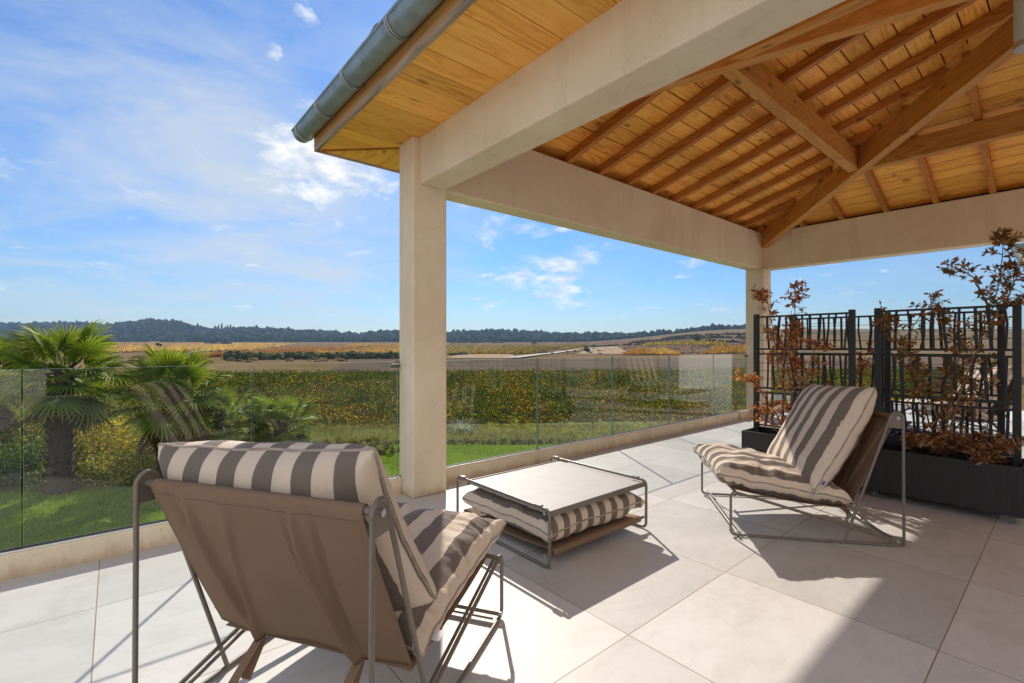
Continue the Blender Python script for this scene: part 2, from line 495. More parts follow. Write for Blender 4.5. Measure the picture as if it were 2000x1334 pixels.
def glass_mat():
    m, nt, out = newmat('clear_glass'); N = NT(nt)
    g = N.n('ShaderNodeNewGeometry')
    fr = N.n('ShaderNodeFresnel'); fr.inputs['IOR'].default_value = 1.52
    f = N.math('MULTIPLY', N.math('MULTIPLY', fr.outputs[0], 1.35), N.math('SUBTRACT', 1.0, g.outputs['Backfacing']), clamp=True)
    t = N.n('ShaderNodeBsdfTransparent'); t.inputs[0].default_value = (0.955, 0.985, 0.968, 1)
    gl = N.n('ShaderNodeBsdfGlossy'); gl.inputs['Roughness'].default_value = 0.0; gl.inputs['Color'].default_value = (1, 1, 1, 1)
    mx = N.n('ShaderNodeMixShader', i_0=f)
    nt.links.new(t.outputs[0], mx.inputs[1]); nt.links.new(gl.outputs[0], mx.inputs[2])
    nt.links.new(mx.outputs[0], out.inputs[0])
    return m
M['glass'] = glass_mat()
M['glass_edge'] = simple('glass_edge', (0.16, 0.24, 0.20), 0.25)
M['glass_top'] = simple('glass_top_edge', (0.45, 0.52, 0.47), 0.25)

def noise_ground(name, stops, scale, scale2, bump=0.5, stretch=(1, 1, 1)):
    m, nt, out = newmat(name); N = NT(nt)
    co = N.geo()
    f = N.math('ADD', N.math('MULTIPLY', N.noise(N.mapping(co, stretch), scale, 6, 0.6), 0.6), N.math('MULTIPLY', N.noise(co, scale2, 5, 0.65), 0.4))
    p = N.n('ShaderNodeBsdfDiffuse', i_Color=N.ramp(f, stops))
    nt.links.new(p.outputs[0], out.inputs[0])
    nt.links.new(N.bump(N.noise(co, scale2 * 2, 4, 0.6), bump, 0.05), p.inputs['Normal'])
    return m
M['terrain'] = noise_ground('dry_terrain', [(0.3, (0.10, 0.072, 0.036)), (0.5, (0.18, 0.125, 0.062)), (0.7, (0.28, 0.195, 0.10))], 0.012, 0.15)
M['lawn'] = noise_ground('lawn_soil', [(0.3, (0.06, 0.10, 0.010)), (0.5, (0.11, 0.17, 0.014)), (0.7, (0.16, 0.22, 0.022))], 0.5, 5.0)
M['meadow'] = noise_ground('meadow', [(0.3, (0.09, 0.115, 0.030)), (0.5, (0.17, 0.185, 0.065)), (0.7, (0.27, 0.25, 0.12))], 0.5, 4.0)
M['vine_soil'] = noise_ground('vine_soil', [(0.3, (0.025, 0.022, 0.010)), (0.7, (0.06, 0.05, 0.024))], 0.4, 3.0)
M['tan_field'] = noise_ground('tan_field', [(0.3, (0.30, 0.215, 0.13)), (0.7, (0.40, 0.30, 0.19))], 0.05, 0.6)
M['brown_field'] = noise_ground('brown_field', [(0.3, (0.10, 0.062, 0.036)), (0.5, (0.165, 0.105, 0.062)), (0.7, (0.24, 0.16, 0.092))], 0.02, 0.25)
M['road'] = noise_ground('pale_track', [(0.3, (0.50, 0.45, 0.36)), (0.7, (0.62, 0.57, 0.48))], 0.2, 1.0)
M['forest_floor'] = noise_ground('forest_floor', [(0.3, (0.022, 0.035, 0.014)), (0.7, (0.05, 0.06, 0.025))], 0.02, 0.2)
M['leaf'] = leafmat('leaf', 0.42)
M['leaf_vine'] = leafmat('vine_leaf', 0.32, 0.75, spec=0.05)
M['leaf_palm'] = leafmat('palm_leaf', 0.5, 0.5, spec=0.18)
M['grass'] = leafmat('grass_blade', 0.45)
M['dead_leaf'] = leafmat('dead_leaf', 0.42, 0.6)
M['tree_far'] = leafmat('far_crown', 0.1, 0.8, spec=0.05)
M['bark'] = simple('bark', (0.055, 0.042, 0.03), 0.95, 0, 0.5, 12, 0.9, 25)
M['twig'] = simple('pale_twig', (0.20, 0.135, 0.09), 0.8, 0, 0.3, 40)

# ------------------------------------------------------------------ terrace floor, walls
def structure(o, kind='structure'):
    o['kind'] = kind
    return o
b = MB(); b.box(-14, 13.8, -9.5, 3.86, -0.35, 0.0)
structure(b.build('terrace_floor', M['tile']))

# parapet curb (concrete upstand that holds the glass)
def curb(x0, x1, label):
    b = MB(); b.box(x0, x1, 3.735, 3.84, -0.3, 0.140)
    root = b.build('railing_curb', M['plaster'], bevel=0.012)
    tag(root, label, 'curb', 'plaster curbs under the glass railing')
    for ya_ in (3.758, 3.788):
        g = MB(); g.box(x0, x1, ya_, ya_ + 0.008, 0.1405, 0.152); g.build('gasket', M['gasket'], root)
    g = MB(); g.box(x0, x1, 3.748, 3.7575, 0.1405, 0.1475)
    g.build('channel_edge', M['pale_channel'], root)
    return root
curb(-9, 1.903, 'low rounded plaster curb under the glass panels in front of the palms')
curb(2.237, 8.678, 'low plaster curb between the two pillars under the right glass panels')
curb(9.002, 13.8, 'low plaster curb beyond the far pillar, behind the planters')
b = MB(); b.box(8.28, 8.6785, 3.70, 3.7345, 0.0, 0.15)
tag(b.build('curb_block', M['plaster'], bevel=0.008), 'short plaster block against the curb at the far pillar', 'curb block')

def glass_panel(x0, x1, label, clips=()):
    root = empty('glass_panel', ((x0 + x1) / 2, 3.777, 0.142))
    tag(root, label, 'glass panel', 'glass panels of the terrace railing')
    hw = (x1 - x0) / 2; t = 0.0085; h = 1.0
    b = MB()
    V = [(-hw, -t, 0), (hw, -t, 0), (hw, t, 0), (-hw, t, 0), (-hw, -t, h), (hw, -t, h), (hw, t, h), (-hw, t, h)]
    b.add(V, [(0, 1, 5, 4), (2, 3, 7, 6)], 0)
    b.add(V, [(1, 2, 6, 5), (3, 0, 4, 7), (0, 3, 2, 1)], 1)
    b.add(V, [(4, 5, 6, 7)], 2)
    b.build('pane', [M['glass'], M['glass_edge'], M['glass_top']], root)
    for side in clips:
        c = MB()
        x = side * hw
        c.box(x - 0.055 if side > 0 else x - 0.012, x + 0.012 if side > 0 else x + 0.055, -0.021, -0.0087, h - 0.055, h - 0.022)
        c.box(x - 0.055 if side > 0 else x - 0.012, x + 0.012 if side > 0 else x + 0.055, 0.0087, 0.021, h - 0.055, h - 0.022)
        c.cyl((x - side * 0.03, -0.021, h - 0.039), (x - side * 0.03, -0.027, h - 0.039), 0.009)
        c.build('clip', M['clip'], root, bevel=0.002)
    return root
gap = 0.006
PANELS = [(-2.69, -1.542, 'glass railing panel at the far left, beyond the first dark joint', ()),
          (-1.542, -0.394, 'glass railing panel left of the joint in front of the tallest palm', ()),
          (-0.394, 0.754, 'glass railing panel behind the left chair frame, in front of the tall palms', ()),
          (0.754, 1.885, 'glass railing panel clipped to the left side of the near pillar', (1,)),
          (2.255, 3.541, 'glass railing panel just right of the near pillar, behind the low table', ()),
          (3.541, 4.842, 'second glass railing panel right of the near pillar', ()),
          (4.842, 6.152, 'third glass railing panel right of the near pillar', ()),
          (6.152, 7.451, 'fourth glass railing panel right of the near pillar', ()),
          (7.451, 8.655, 'glass railing panel clipped to the far pillar', (1,)),
          (9.02, 10.4, 'glass railing panel just beyond the far pillar, behind the trellis', ()),
          (10.4, 11.9, 'glass railing panel far beyond the far pillar, behind the trellis', ())]
for x0, x1, lab, cl in PANELS:
    glass_panel(x0 + gap, x1 - gap, lab, cl)

# pillars and beams
def bx(name, dims, mat, label, cat, group=None, bevel=0.012):
    b = MB(); b.box(*dims)
    o = b.build(name, mat, bevel=bevel)
    return tag(o, label, cat, group)
bx('pillar', (1.905, 2.235, 3.545, 3.80, 0.0, 3.03), M['plaster'], 'near square plaster pillar behind the low table, between the glass panels', 'pillar', 'pillars of the veranda')
bx('pillar', (8.68, 9.0, 3.49, 3.80, 0.0, 2.64), M['plaster'], 'far plaster pillar at the corner behind the trellis', 'pillar', 'pillars of the veranda')
bx('concrete_beam', (1.967, 2.225, -9.5, 3.544, 2.64, 3.27), M['plaster'], 'large plaster beam running overhead from the near pillar towards the viewer', 'beam', 'plaster beams of the veranda')
bx('concrete_beam', (2.2355, 8.85, 3.572, 3.80, 2.642, 3.29), M['plaster'], 'plaster beam over the railing between the two pillars', 'beam', 'plaster beams of the veranda')
bx('concrete_beam', (8.852, 9.10, -9.5, 3.80, 2.641, 3.29), M['plaster'], 'plaster beam running right from the far pillar above the trellis', 'beam', 'plaster beams of the veranda')

# ------------------------------------------------------------------ veranda roof
ROOF = empty('veranda_roof', (5.6, 3.6, 3.0))
tag(ROOF, 'hipped timber veranda roof with exposed rafters, board soffit and zinc gutter', 'roof')
def rpart(o):
    o.parent = ROOF
    o.matrix_parent_inverse = Matrix.Translation(-Vector(ROOF.location))
    return o
SF, SS, HP = 0.28, 0.338, 0.828           # front slope, side slope, plan ratio of the hips
Y0, XL, XR = 3.57, 2.35, 8.83             # spring lines
YR = Y0 - (XR - XL) / 2 / HP              # ridge y
XM = (XL + XR) / 2
ZR = 3.30                                 # rafter bottom at spring
rng = random.Random(5)
def zf(y, z0): return z0 + SF * (Y0 - y)
def zs_(d, z0): return z0 + SS * d        # d = plan distance from the side spring line
# front slope planks (run along x); deck bottom 0.10 above rafter bottoms
def front_planks():
    b = MB(); w = 0.182; y = 4.30
    while y > YR:
        ya, yb = y, y - w + 0.011
        pid = rng.random(); j = rng.uniform(-0.004, 0.004)
        def xl(yy): return XL - 0.06 + HP * (Y0 - yy)
        def xr(yy): return XR + 0.06 - HP * (Y0 - yy)
        za, zb = zf(ya, ZR + 0.10 + j), zf(yb, ZR + 0.10 + j) + rng.uniform(-0.003, 0.003)
        p = [(xl(ya), ya, za), (xr(ya), ya, za), (xr(yb), yb, zb), (xl(yb), yb, zb)]
        p = [p[3], p[2], p[1], p[0]]
        b.hexa(p + [(q[0], q[1], q[2] + 0.022) for q in p], 0, pid)
        y -= w
    return rpart(b.build('ceiling_boards', M['plank_x'], bevel=0.003, pid=True))
front_planks()
def side_planks(sgn):
    b = MB(); w = 0.182; d = -0.75
    X = XR if sgn > 0 else XL
    while d < (XR - XL) / 2:
        da, db = d, d + w - 0.014
        pid = rng.random()
        def yy(dd): return Y0 + 0.05 - dd / HP
        za, zb = zs_(da, ZR + 0.10), zs_(db, ZR + 0.10)
        p = [(X - sgn * da, -4.6, za), (X - sgn * db, -4.6, zb), (X - sgn * db, yy(db), zb), (X - sgn * da, yy(da), za)]
        if sgn > 0: p = p[::-1]
        b.hexa(p + [(q[0], q[1], q[2] + 0.022) for q in p], 0, pid)
        d += w
    return rpart(b.build('ceiling_boards', M['plank_y'], bevel=0.002, pid=True))
side_planks(1); side_planks(-1)
# roof skin above (keeps the sun out), dark felt
b = MB()
zt = 0.15
ap = (XM, YR, zf(YR, ZR + zt + 0.03))
e = 0.80
c0 = (XL - e, Y0 + e, ZR + zt - SF * e); c1 = (XR + e, Y0 + e, ZR + zt - SF * e)
c2 = (XR + e, -4.7, ZR + zt - SS * e); c3 = (XL - e, -4.7, ZR + zt - SS * e)
ap2 = (XM, -4.7, ap[2])
b.add([c0, c1, ap], [(0, 1, 2)]); b.add([c1, c2, ap2, ap], [(0, 1, 2, 3)]); b.add([c3, c0, ap, ap2], [(0, 1, 2, 3)])
rpart(b.build('roof_felt', M['dark'], solid=0.02))
# barrel tiles along the eaves
b = MB()
def tile_at(px, py, dx, dy, z, sl):
    n = 8; L = 0.42; r0, r1 = 0.085, 0.07
    vs = []
    for k, r in ((0, r0), (1, r1)):
        for j in range(n + 1):
            a = PI * j / n
            vs.append((px + dx * L * k - dy * math.cos(a) * r, py + dy * L * k + dx * math.cos(a) * r, z + sl * L * k + math.sin(a) * r * 0.85))
    b.add(vs, [(j, j + 1, n + 2 + j, n + 1 + j) for j in range(n)], 0, True)
y = 4.36
while y > -4.5:
    for k in range(3):
        tile_at(1.35 + 0.36 * k, y, 1, 0, 3.235 + 0.122 * k, SS)
    y -= 0.19
x = 1.5
while x < 9.7:
    for k in range(3):
        tile_at(x, 4.37 - 0.36 * k, 0, -1, 3.235 + 0.10 * k, SF)
    x += 0.19
rpart(b.build('roof_tiles', M['clay'], solid=0.014))
# rafters of the front slope
def rafter(x, ya, yb):
    b = MB(); w = 0.065
    za, zb = zf(ya, ZR), zf(yb, ZR)
    p = [(x - w / 2, yb, zb), (x + w / 2, yb, zb), (x + w / 2, ya, za), (x - w / 2, ya, za)]
    b.hexa(p + [(q[0], q[1], q[2] + 0.098) for q in p], 0, rng.random())
    rpart(b.build('rafter', M['rafter_y'], bevel=0.003, pid=True))
xs = [2.75 + 0.545 * i for i in range(12)]
for x in xs:
    d = min((x - XL), (XR - x)) / HP
    yb = Y0 - d + 0.02
    if yb < 3.5: rafter(x, 3.74, max(yb, YR + 0.05))
def srafter(y):
    b = MB(); w = 0.065
    dmax = min((Y0 - y) * HP, (XR - XL) / 2) - 0.02
    xa, xb = XR + 0.2, XR - dmax
    za, zb = zs_(-0.2, ZR), zs_(dmax, ZR)
    p = [(xb, y - w / 2, zb), (xa, y - w / 2, za), (xa, y + w / 2, za), (xb, y + w / 2, zb)]
    b.hexa(p + [(q[0], q[1], q[2] + 0.098) for q in p], 0, rng.random())
    rpart(b.build('rafter', M['rafter_x'], bevel=0.003, pid=True))
for i in range(10):
    srafter(2.94 - 0.563 * i)
# oriented timbers: mesh along local x so the grain follows the length
def timber(name, a, b_, w, h):
    a, b_ = Vector(a), Vector(b_)
    d = (b_ - a); L = d.length; d.normalize()
    s = Vector((0, 0, 1)).cross(d).normalized(); u = d.cross(s)
    mb = MB(); mb.box(0, L, -w / 2, w / 2, 0, h, 0, rng.random())
    o = mb.build(name, M['timber'], bevel=0.006, pid=True)
    mt = Matrix((d, s, u)).transposed().to_4x4(); mt.translation = a
    o.parent = ROOF
    o.matrix_parent_inverse = Matrix.Translation(-Vector(ROOF.location))
    o.matrix_basis = mt
    return o
ZH = 3.02
HH = 0.27
def hip(X, sg):
    t = Y0 - YR
    a = (X - sg * 0.02, Y0 - 0.025, ZH); e_ = (X + sg * HP * (t - 0.1), Y0 - t + 0.1, ZH + SF * (t - 0.1))
    timber('hip_beam', a, e_, 0.115, HH)
hip(XL, 1); hip(XR, -1)
timber('ridge_beam', (XM, YR + 0.05, zf(YR, ZH) + 0.03), (XM, -5.0, zf(YR, ZH) + 0.03), 0.12, 0.26)
YP = 1.84
dP = (Y0 - YP)
ZP = zf(YP, 3.06)
timber('purlin', (XL + HP * dP + 0.05, YP, ZP), (XR - HP * dP - 0.05, YP, ZP), 0.115, zf(YP, ZR) - ZP)
timber('purlin', (XR - HP * dP, YP - 0.06, ZP), (XR - HP * dP, -5.0, ZP), 0.115, zf(YP, ZR) - ZP)
timber('purlin', (XL + HP * dP, YP - 0.06, ZP), (XL + HP * dP, -5.0, ZP), 0.115, zf(YP, ZR) - ZP)
# near-black strips between rafters above the beam, paint in the recess shade
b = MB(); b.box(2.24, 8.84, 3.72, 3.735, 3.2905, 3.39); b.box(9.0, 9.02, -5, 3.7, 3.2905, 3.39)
rpart(b.build('eaves_shade', M['dark']))
# soffit boards, overhang
EX, EY, ZS = 1.392, 4.338, 3.022
b = MB(); y = 4.3335; w = 0.189
while y > -5:
    ya, yb = y, y - w + 0.006
    def xin(yy): return 1.9665 if yy <= 3.80 else 1.9665
    pid = rng.random(); j = rng.uniform(-0.002, 0.002)
    x0a = EX + 0.004
    # mitre at the corner: boards stop on the diagonal from (1.905,3.80) to the corner
    def xr(yy):
        return 1.9665 if yy < 3.80 else max(x0a, 1.9665 - (yy - 3.80) * (1.9665 - EX) / (EY - 3.80))
    if ya > 3.80 > yb or ya > 3.80:
        pts = [(x0a, yb), (xr(yb), yb), (xr(ya), ya), (x0a, ya)]
    else:
        pts = [(x0a, yb), (1.9665, yb), (1.9665, ya), (x0a, ya)]
    p = [(q[0], q[1], ZS + j) for q in pts]
    b.hexa(p + [(q[0], q[1], q[2] + 0.02) for q in p], 0, pid)
    y -= w
rpart(b.build('soffit_boards', M['soffit_x'], pid=True))
b = MB(); x = EX + 0.004
while x < 9.6:
    xa, xb = x, x + w - 0.006
    def yl(xx): return 3.803 if xx > 1.9665 else max(3.803, EY - (xx - EX) * (EY - 3.80) / (1.9665 - EX)) + 0.012
    pid = rng.random(); j = rng.uniform(-0.002, 0.002)
    p = [(xa, yl(xa), ZS + j), (xb, yl(xb), ZS + j), (xb, EY - 0.002, ZS + j), (xa, EY - 0.002, ZS + j)]
    b.hexa(p + [(q[0], q[1], q[2] + 0.02) for q in p], 0, pid)
    x += w
rpart(b.build('soffit_boards', M['soffit_y'], pid=True))
b = MB(); b.bar((1.93, 3.815, ZS - 0.004), (EX + 0.03, EY - 0.03, ZS - 0.004), 0.022, 0.012)
rpart(b.build('mitre_strip', M['rafter_x']))
b = MB(); b.box(EX - 0.028, EX, -5, EY + 0.028, ZS - 0.012, 3.235)
b.box(EX - 0.0, 9.65, EY, EY + 0.028, ZS - 0.012, 3.235)
rpart(b.build('fascia', M['fascia'], bevel=0.002))
# gutter: half round zinc
def gutter_mb(y0, y1, cx, cz, r, axis='y'):
    b = MB(); n = 12
    rows = []
    for yy in (y0, y1):
        row = []
        for j in range(n + 1):
            a = PI + PI * j / n
            row.append((cx + math.cos(a) * r, yy, cz + math.sin(a) * r * 1.05))
        rows.append(row)
    b.grid(rows, 0, True)
    b.tube([(cx - r, y0, cz), (cx - r, y1, cz)], 0.010, 8)
    cap = [(cx + math.cos(PI + PI * j / n) * r, y1, cz + math.sin(PI + PI * j / n) * r * 1.05) for j in range(n + 1)]
    b.add(cap, [tuple(range(n + 1))])
    return b
GX, GZ, GR = EX - 0.028 - 0.082, 3.175, 0.080
gt = rpart(gutter_mb(-5.0, EY + 0.10, GX, GZ, GR).build('gutter', M['zinc'], solid=0.003))
for yb_ in [4.33, 3.80, 3.25, 2.55, 1.95, 1.35, 0.8]:
    q = MB()
    for dy in (0, 0.022):
        pts = [(GX + math.cos(PI + PI * j / 14) * (GR + 0.006), yb_ + dy, GZ + math.sin(PI + PI * j / 14) * (GR + 0.006) * 1.05) for j in range(15)]
        q.tube(pts, 0.005, 6)
    o = q.build('bracket', M['zinc_bright'])
    o.parent = gt

# wall lamp high on the right
lamp = empty('wall_lamp', (2.966, 0.118, 2.54))
tag(lamp, 'grey cylindrical lamp hanging at the top right under the rafters', 'lamp')
b = MB(); b.tube([(0, 0, 0.02), (0, 0, 1.0)], 0.05, 20); b.build('lamp_body', M['lamp_grey'], lamp)
b = MB(); b.tube([(0, 0, 0.0), (0, 0, 0.022)], 0.053, 20); b.build('rim', M['steel'], lamp)

# ------------------------------------------------------------------ added bounce wall behind the viewer and house wing on the right
hw = empty('house', (5, -9.5, 0))
tag(hw, 'white plastered house wing with curtained glass doors, and a bounce wall added behind the terrace', 'house')
def hpart(o):
    o.parent = hw; o.matrix_parent_inverse = Matrix.Translation(-Vector(hw.location)); return o
b = MB(); b.box(-14, 20, -9.8, -9.502, 0.0005, 6.2)  # tall unseen back wall, added to bounce sun under the roof
b.box(12.2, 12.5, -9.5, 0.36, 0.0005, 3.0); b.box(12.5, 18, 0.06, 0.36, -0.3, 3.0)
b.box(12.5, 18, -9.5, 0.059, 2.8, 2.95)
hpart(b.build('wall', M['white_plaster']))
def door(x0, x1, y, along='x'):
    b = MB()
    if along == 'x':
        b.box(x0, x1, y, y + 0.03, 0.02, 2.3)
        o = hpart(b.build('door', M['window_dark']))
        for dims in ((x0 - 0.06, x0 - 0.001, y, y + 0.06, 0.001, 2.36), (x1 + 0.001, x1 + 0.06, y, y + 0.06, 0.001, 2.36), (x0, x1, y, y + 0.06, 2.301, 2.36), ((x0 + x1) / 2 - 0.03, (x0 + x1) / 2 + 0.03, y + 0.031, y + 0.06, 0.02, 2.3)):
            c = MB(); c.box(*dims); f = c.build('door_frame', M['black_metal']); f.parent = o
    else:
        b.box(y - 0.03, y, x0, x1, 0.02, 2.3)
        o = hpart(b.build('door', M['window_dark']))
        for dims in ((y - 0.06, y, x0 - 0.06, x0 - 0.001, 0.001, 2.36), (y - 0.06, y, x1 + 0.001, x1 + 0.06, 0.001, 2.36)):
            c = MB(); c.box(*dims); f = c.build('door_frame', M['black_metal']); f.parent = o
    return o
door(-1.25, 8.4, -9.5)  # unseen dark door, added to dim the back wall's reflection in the railing
dr = door(-2.6, -0.35, 12.198, 'y')
for (y0, y1) in ((-2.5, -1.75), (-1.3, -0.45)):
    P = []
    for i in range(60):
        yy = y0 + (y1 - y0) * i / 59
        xx = 12.13 + 0.022 * math.sin(i * 0.9)
        P.append([(xx, yy, 0.04), (xx, yy, 2.28)])
    b = MB(); b.grid(P); o = hpart(b.build('curtain', M['curtain'], solid=0.004))
b = MB(); b.box(12.06, 18, -9.4, 0.56, 3.0005, 3.08)
o = hpart(b.build('wing_eave', M['soffit_y']))
b = MB(); n = 10
rows = []
for xx in (11.98, 18.0):
    rows.append([(xx, 0.655 + math.cos(PI + PI * j / n) * 0.09, 3.06 + math.sin(PI + PI * j / n) * 0.1) for j in range(n + 1)])
b.grid(rows)
hpart(b.build('gutter', M['zinc'], solid=0.004))
b = MB(); rows = []
for yy in (-9.4, 0.66):
    rows.append([(11.97 + math.cos(PI + PI * j / n) * 0.085, yy, 3.06 + math.sin(PI + PI * j / n) * 0.1) for j in range(n + 1)])
b.grid(rows)
hpart(b.build('gutter', M['zinc'], solid=0.004))

# ------------------------------------------------------------------ cushions
def cushion(name, W, L, T, mat, seed, wr=1.0, bend=0.0, corner=0.10, label=None, group=None, seam=True, full=0.45):
    nu, nv = 132, 116
    rs = np.random.RandomState(seed)
    us = np.sin(np.linspace(-1, 1, nu) * PI / 2); vs = np.sin(np.linspace(-1, 1, nv) * PI / 2)
    us = 0.55 * us + 0.45 * np.linspace(-1, 1, nu); vs = 0.55 * vs + 0.45 * np.linspace(-1, 1, nv)
    U, Vv = np.meshgrid(us, vs, indexing='ij')
    sx = 1 - corner * (1 - np.abs(Vv) ** 2.2) * np.abs(U) ** 3
    sy = 1 - corner * (1 - np.abs(U) ** 2.2) * np.abs(Vv) ** 3
    X = W / 2 * U * sx; Y = L / 2 * Vv * sy
    prof = ((1 - np.abs(U) ** 5.0) * (1 - np.abs(Vv) ** 5.0)).clip(0) ** full
    puff = 0.80 + 0.20 * (1 - U ** 2) * (1 - Vv ** 2)
    def wrinkle(side):
        out = np.zeros_like(U)
        off = rs.uniform(0, 100)
        for i in range(nu):
            for j in range(nv):
                u, v = us[i], vs[j]
                du, dv = 1 - abs(u), 1 - abs(v)
                wu = 0.35 * mnoise.noise(Vector((u * 2.3, v * 2.3, off)))
                su = 1 - 3.2 * abs(mnoise.noise(Vector((v * L * 9 + 2 * wu, (2 + u) * 1.9, off + side))))
                sv = 1 - 3.2 * abs(mnoise.noise(Vector((u * W * 9 + 2 * wu, (2 + v) * 1.9, off + 5 + side))))
                su = max(su, -0.5); sv = max(sv, -0.5)
                gu = 0.5 + mnoise.noise(Vector((v * 2.1, off, 1.0))); gv = 0.5 + mnoise.noise(Vector((u * 2.1, off, 7.0)))
                out[i, j] = 0.0125 * wr * (su * gu * math.exp(-du / 0.22) * min(1, du / 0.05) + sv * gv * math.exp(-dv / 0.22) * min(1, dv / 0.05))
                out[i, j] += 0.008 * wr * mnoise.noise(Vector((u * 2.6 + off, v * 2.6, side * 5)))* min(1, du / 0.1) * min(1, dv / 0.1)
        return out
    edge = np.zeros_like(U)
    for i in range(nu):
        for j in range(nv):
            edge[i, j] = 0.010 * wr * mnoise.noise(Vector((us[i] * 5 + seed, vs[j] * 5, 1.5)))
    zt_ = T / 2 * prof * puff + wrinkle(0) + edge
    zb_ = -T / 2 * prof * puff + wrinkle(7) + edge
    bnd = bend * (Vv ** 2)
    top = np.stack([X, Y, zt_ + bnd], -1).reshape(-1, 3)
    bot = np.stack([X, Y, zb_ + bnd], -1).reshape(-1, 3)
    def arc(Z):
        ds = np.sqrt(np.diff(X, axis=0) ** 2 + np.diff(Z, axis=0) ** 2)
        c = np.concatenate([np.zeros((1, nv)), np.cumsum(ds, 0)]); c = c - c[nu // 2][None]
        return c
    uvg = np.stack([arc(T / 2 * prof * puff), Vv * L / 2], -1).reshape(-1, 2)
    idx = np.arange(nu * nv).reshape(nu, nv)
    border = np.zeros((nu, nv), bool); border[0] = border[-1] = True; border[:, 0] = border[:, -1] = True
    bidx = idx + nu * nv
    bidx[border] = idx[border]
    q1 = np.stack([idx[:-1, :-1], idx[1:, :-1], idx[1:, 1:], idx[:-1, 1:]], -1).reshape(-1, 4)
    q2 = np.stack([bidx[:-1, :-1], bidx[:-1, 1:], bidx[1:, 1:], bidx[1:, :-1]], -1).reshape(-1, 4)
    V = np.concatenate([top, bot]); UVs = np.concatenate([uvg, uvg])
    Q = np.concatenate([q1, q2])
    o = np_mesh(name, V, Q, mat, smooth=True, uv=UVs)
    if seam:
        path = [tuple(top[idx[i, 0]]) for i in range(0, nu, 2)] + [tuple(top[idx[-1, j]]) for j in range(0, nv, 2)] + \
               [tuple(top[idx[i, -1]]) for i in range(nu - 1, -1, -2)] + [tuple(top[idx[0, j]]) for j in range(nv - 1, -1, -2)]
        clean = [path[0]]
        for p in path[1:]:
            if (Vector(p) - Vector(clean[-1])).length > 0.006: clean.append(p)
        if (Vector(clean[0]) - Vector(clean[-1])).length < 0.006: clean.pop()
        b = MB(); b.tube(clean, 0.0055, 6, closed=True)
        s = b.build('seam', M['stripe_seam'], o)
    if label: tag(o, label, 'cushion', group)
    return o
M['stripe_seam'] = simple('seam_fabric', (0.36, 0.29, 0.24), 0.9, 0, 0.35, 14)

def place(o, loc, rz=0.0, rx=0.0, ry=0.0):
    o.location = loc
    o.rotation_mode = 'XYZ'
    o.rotation_euler = (rx, ry, rz)

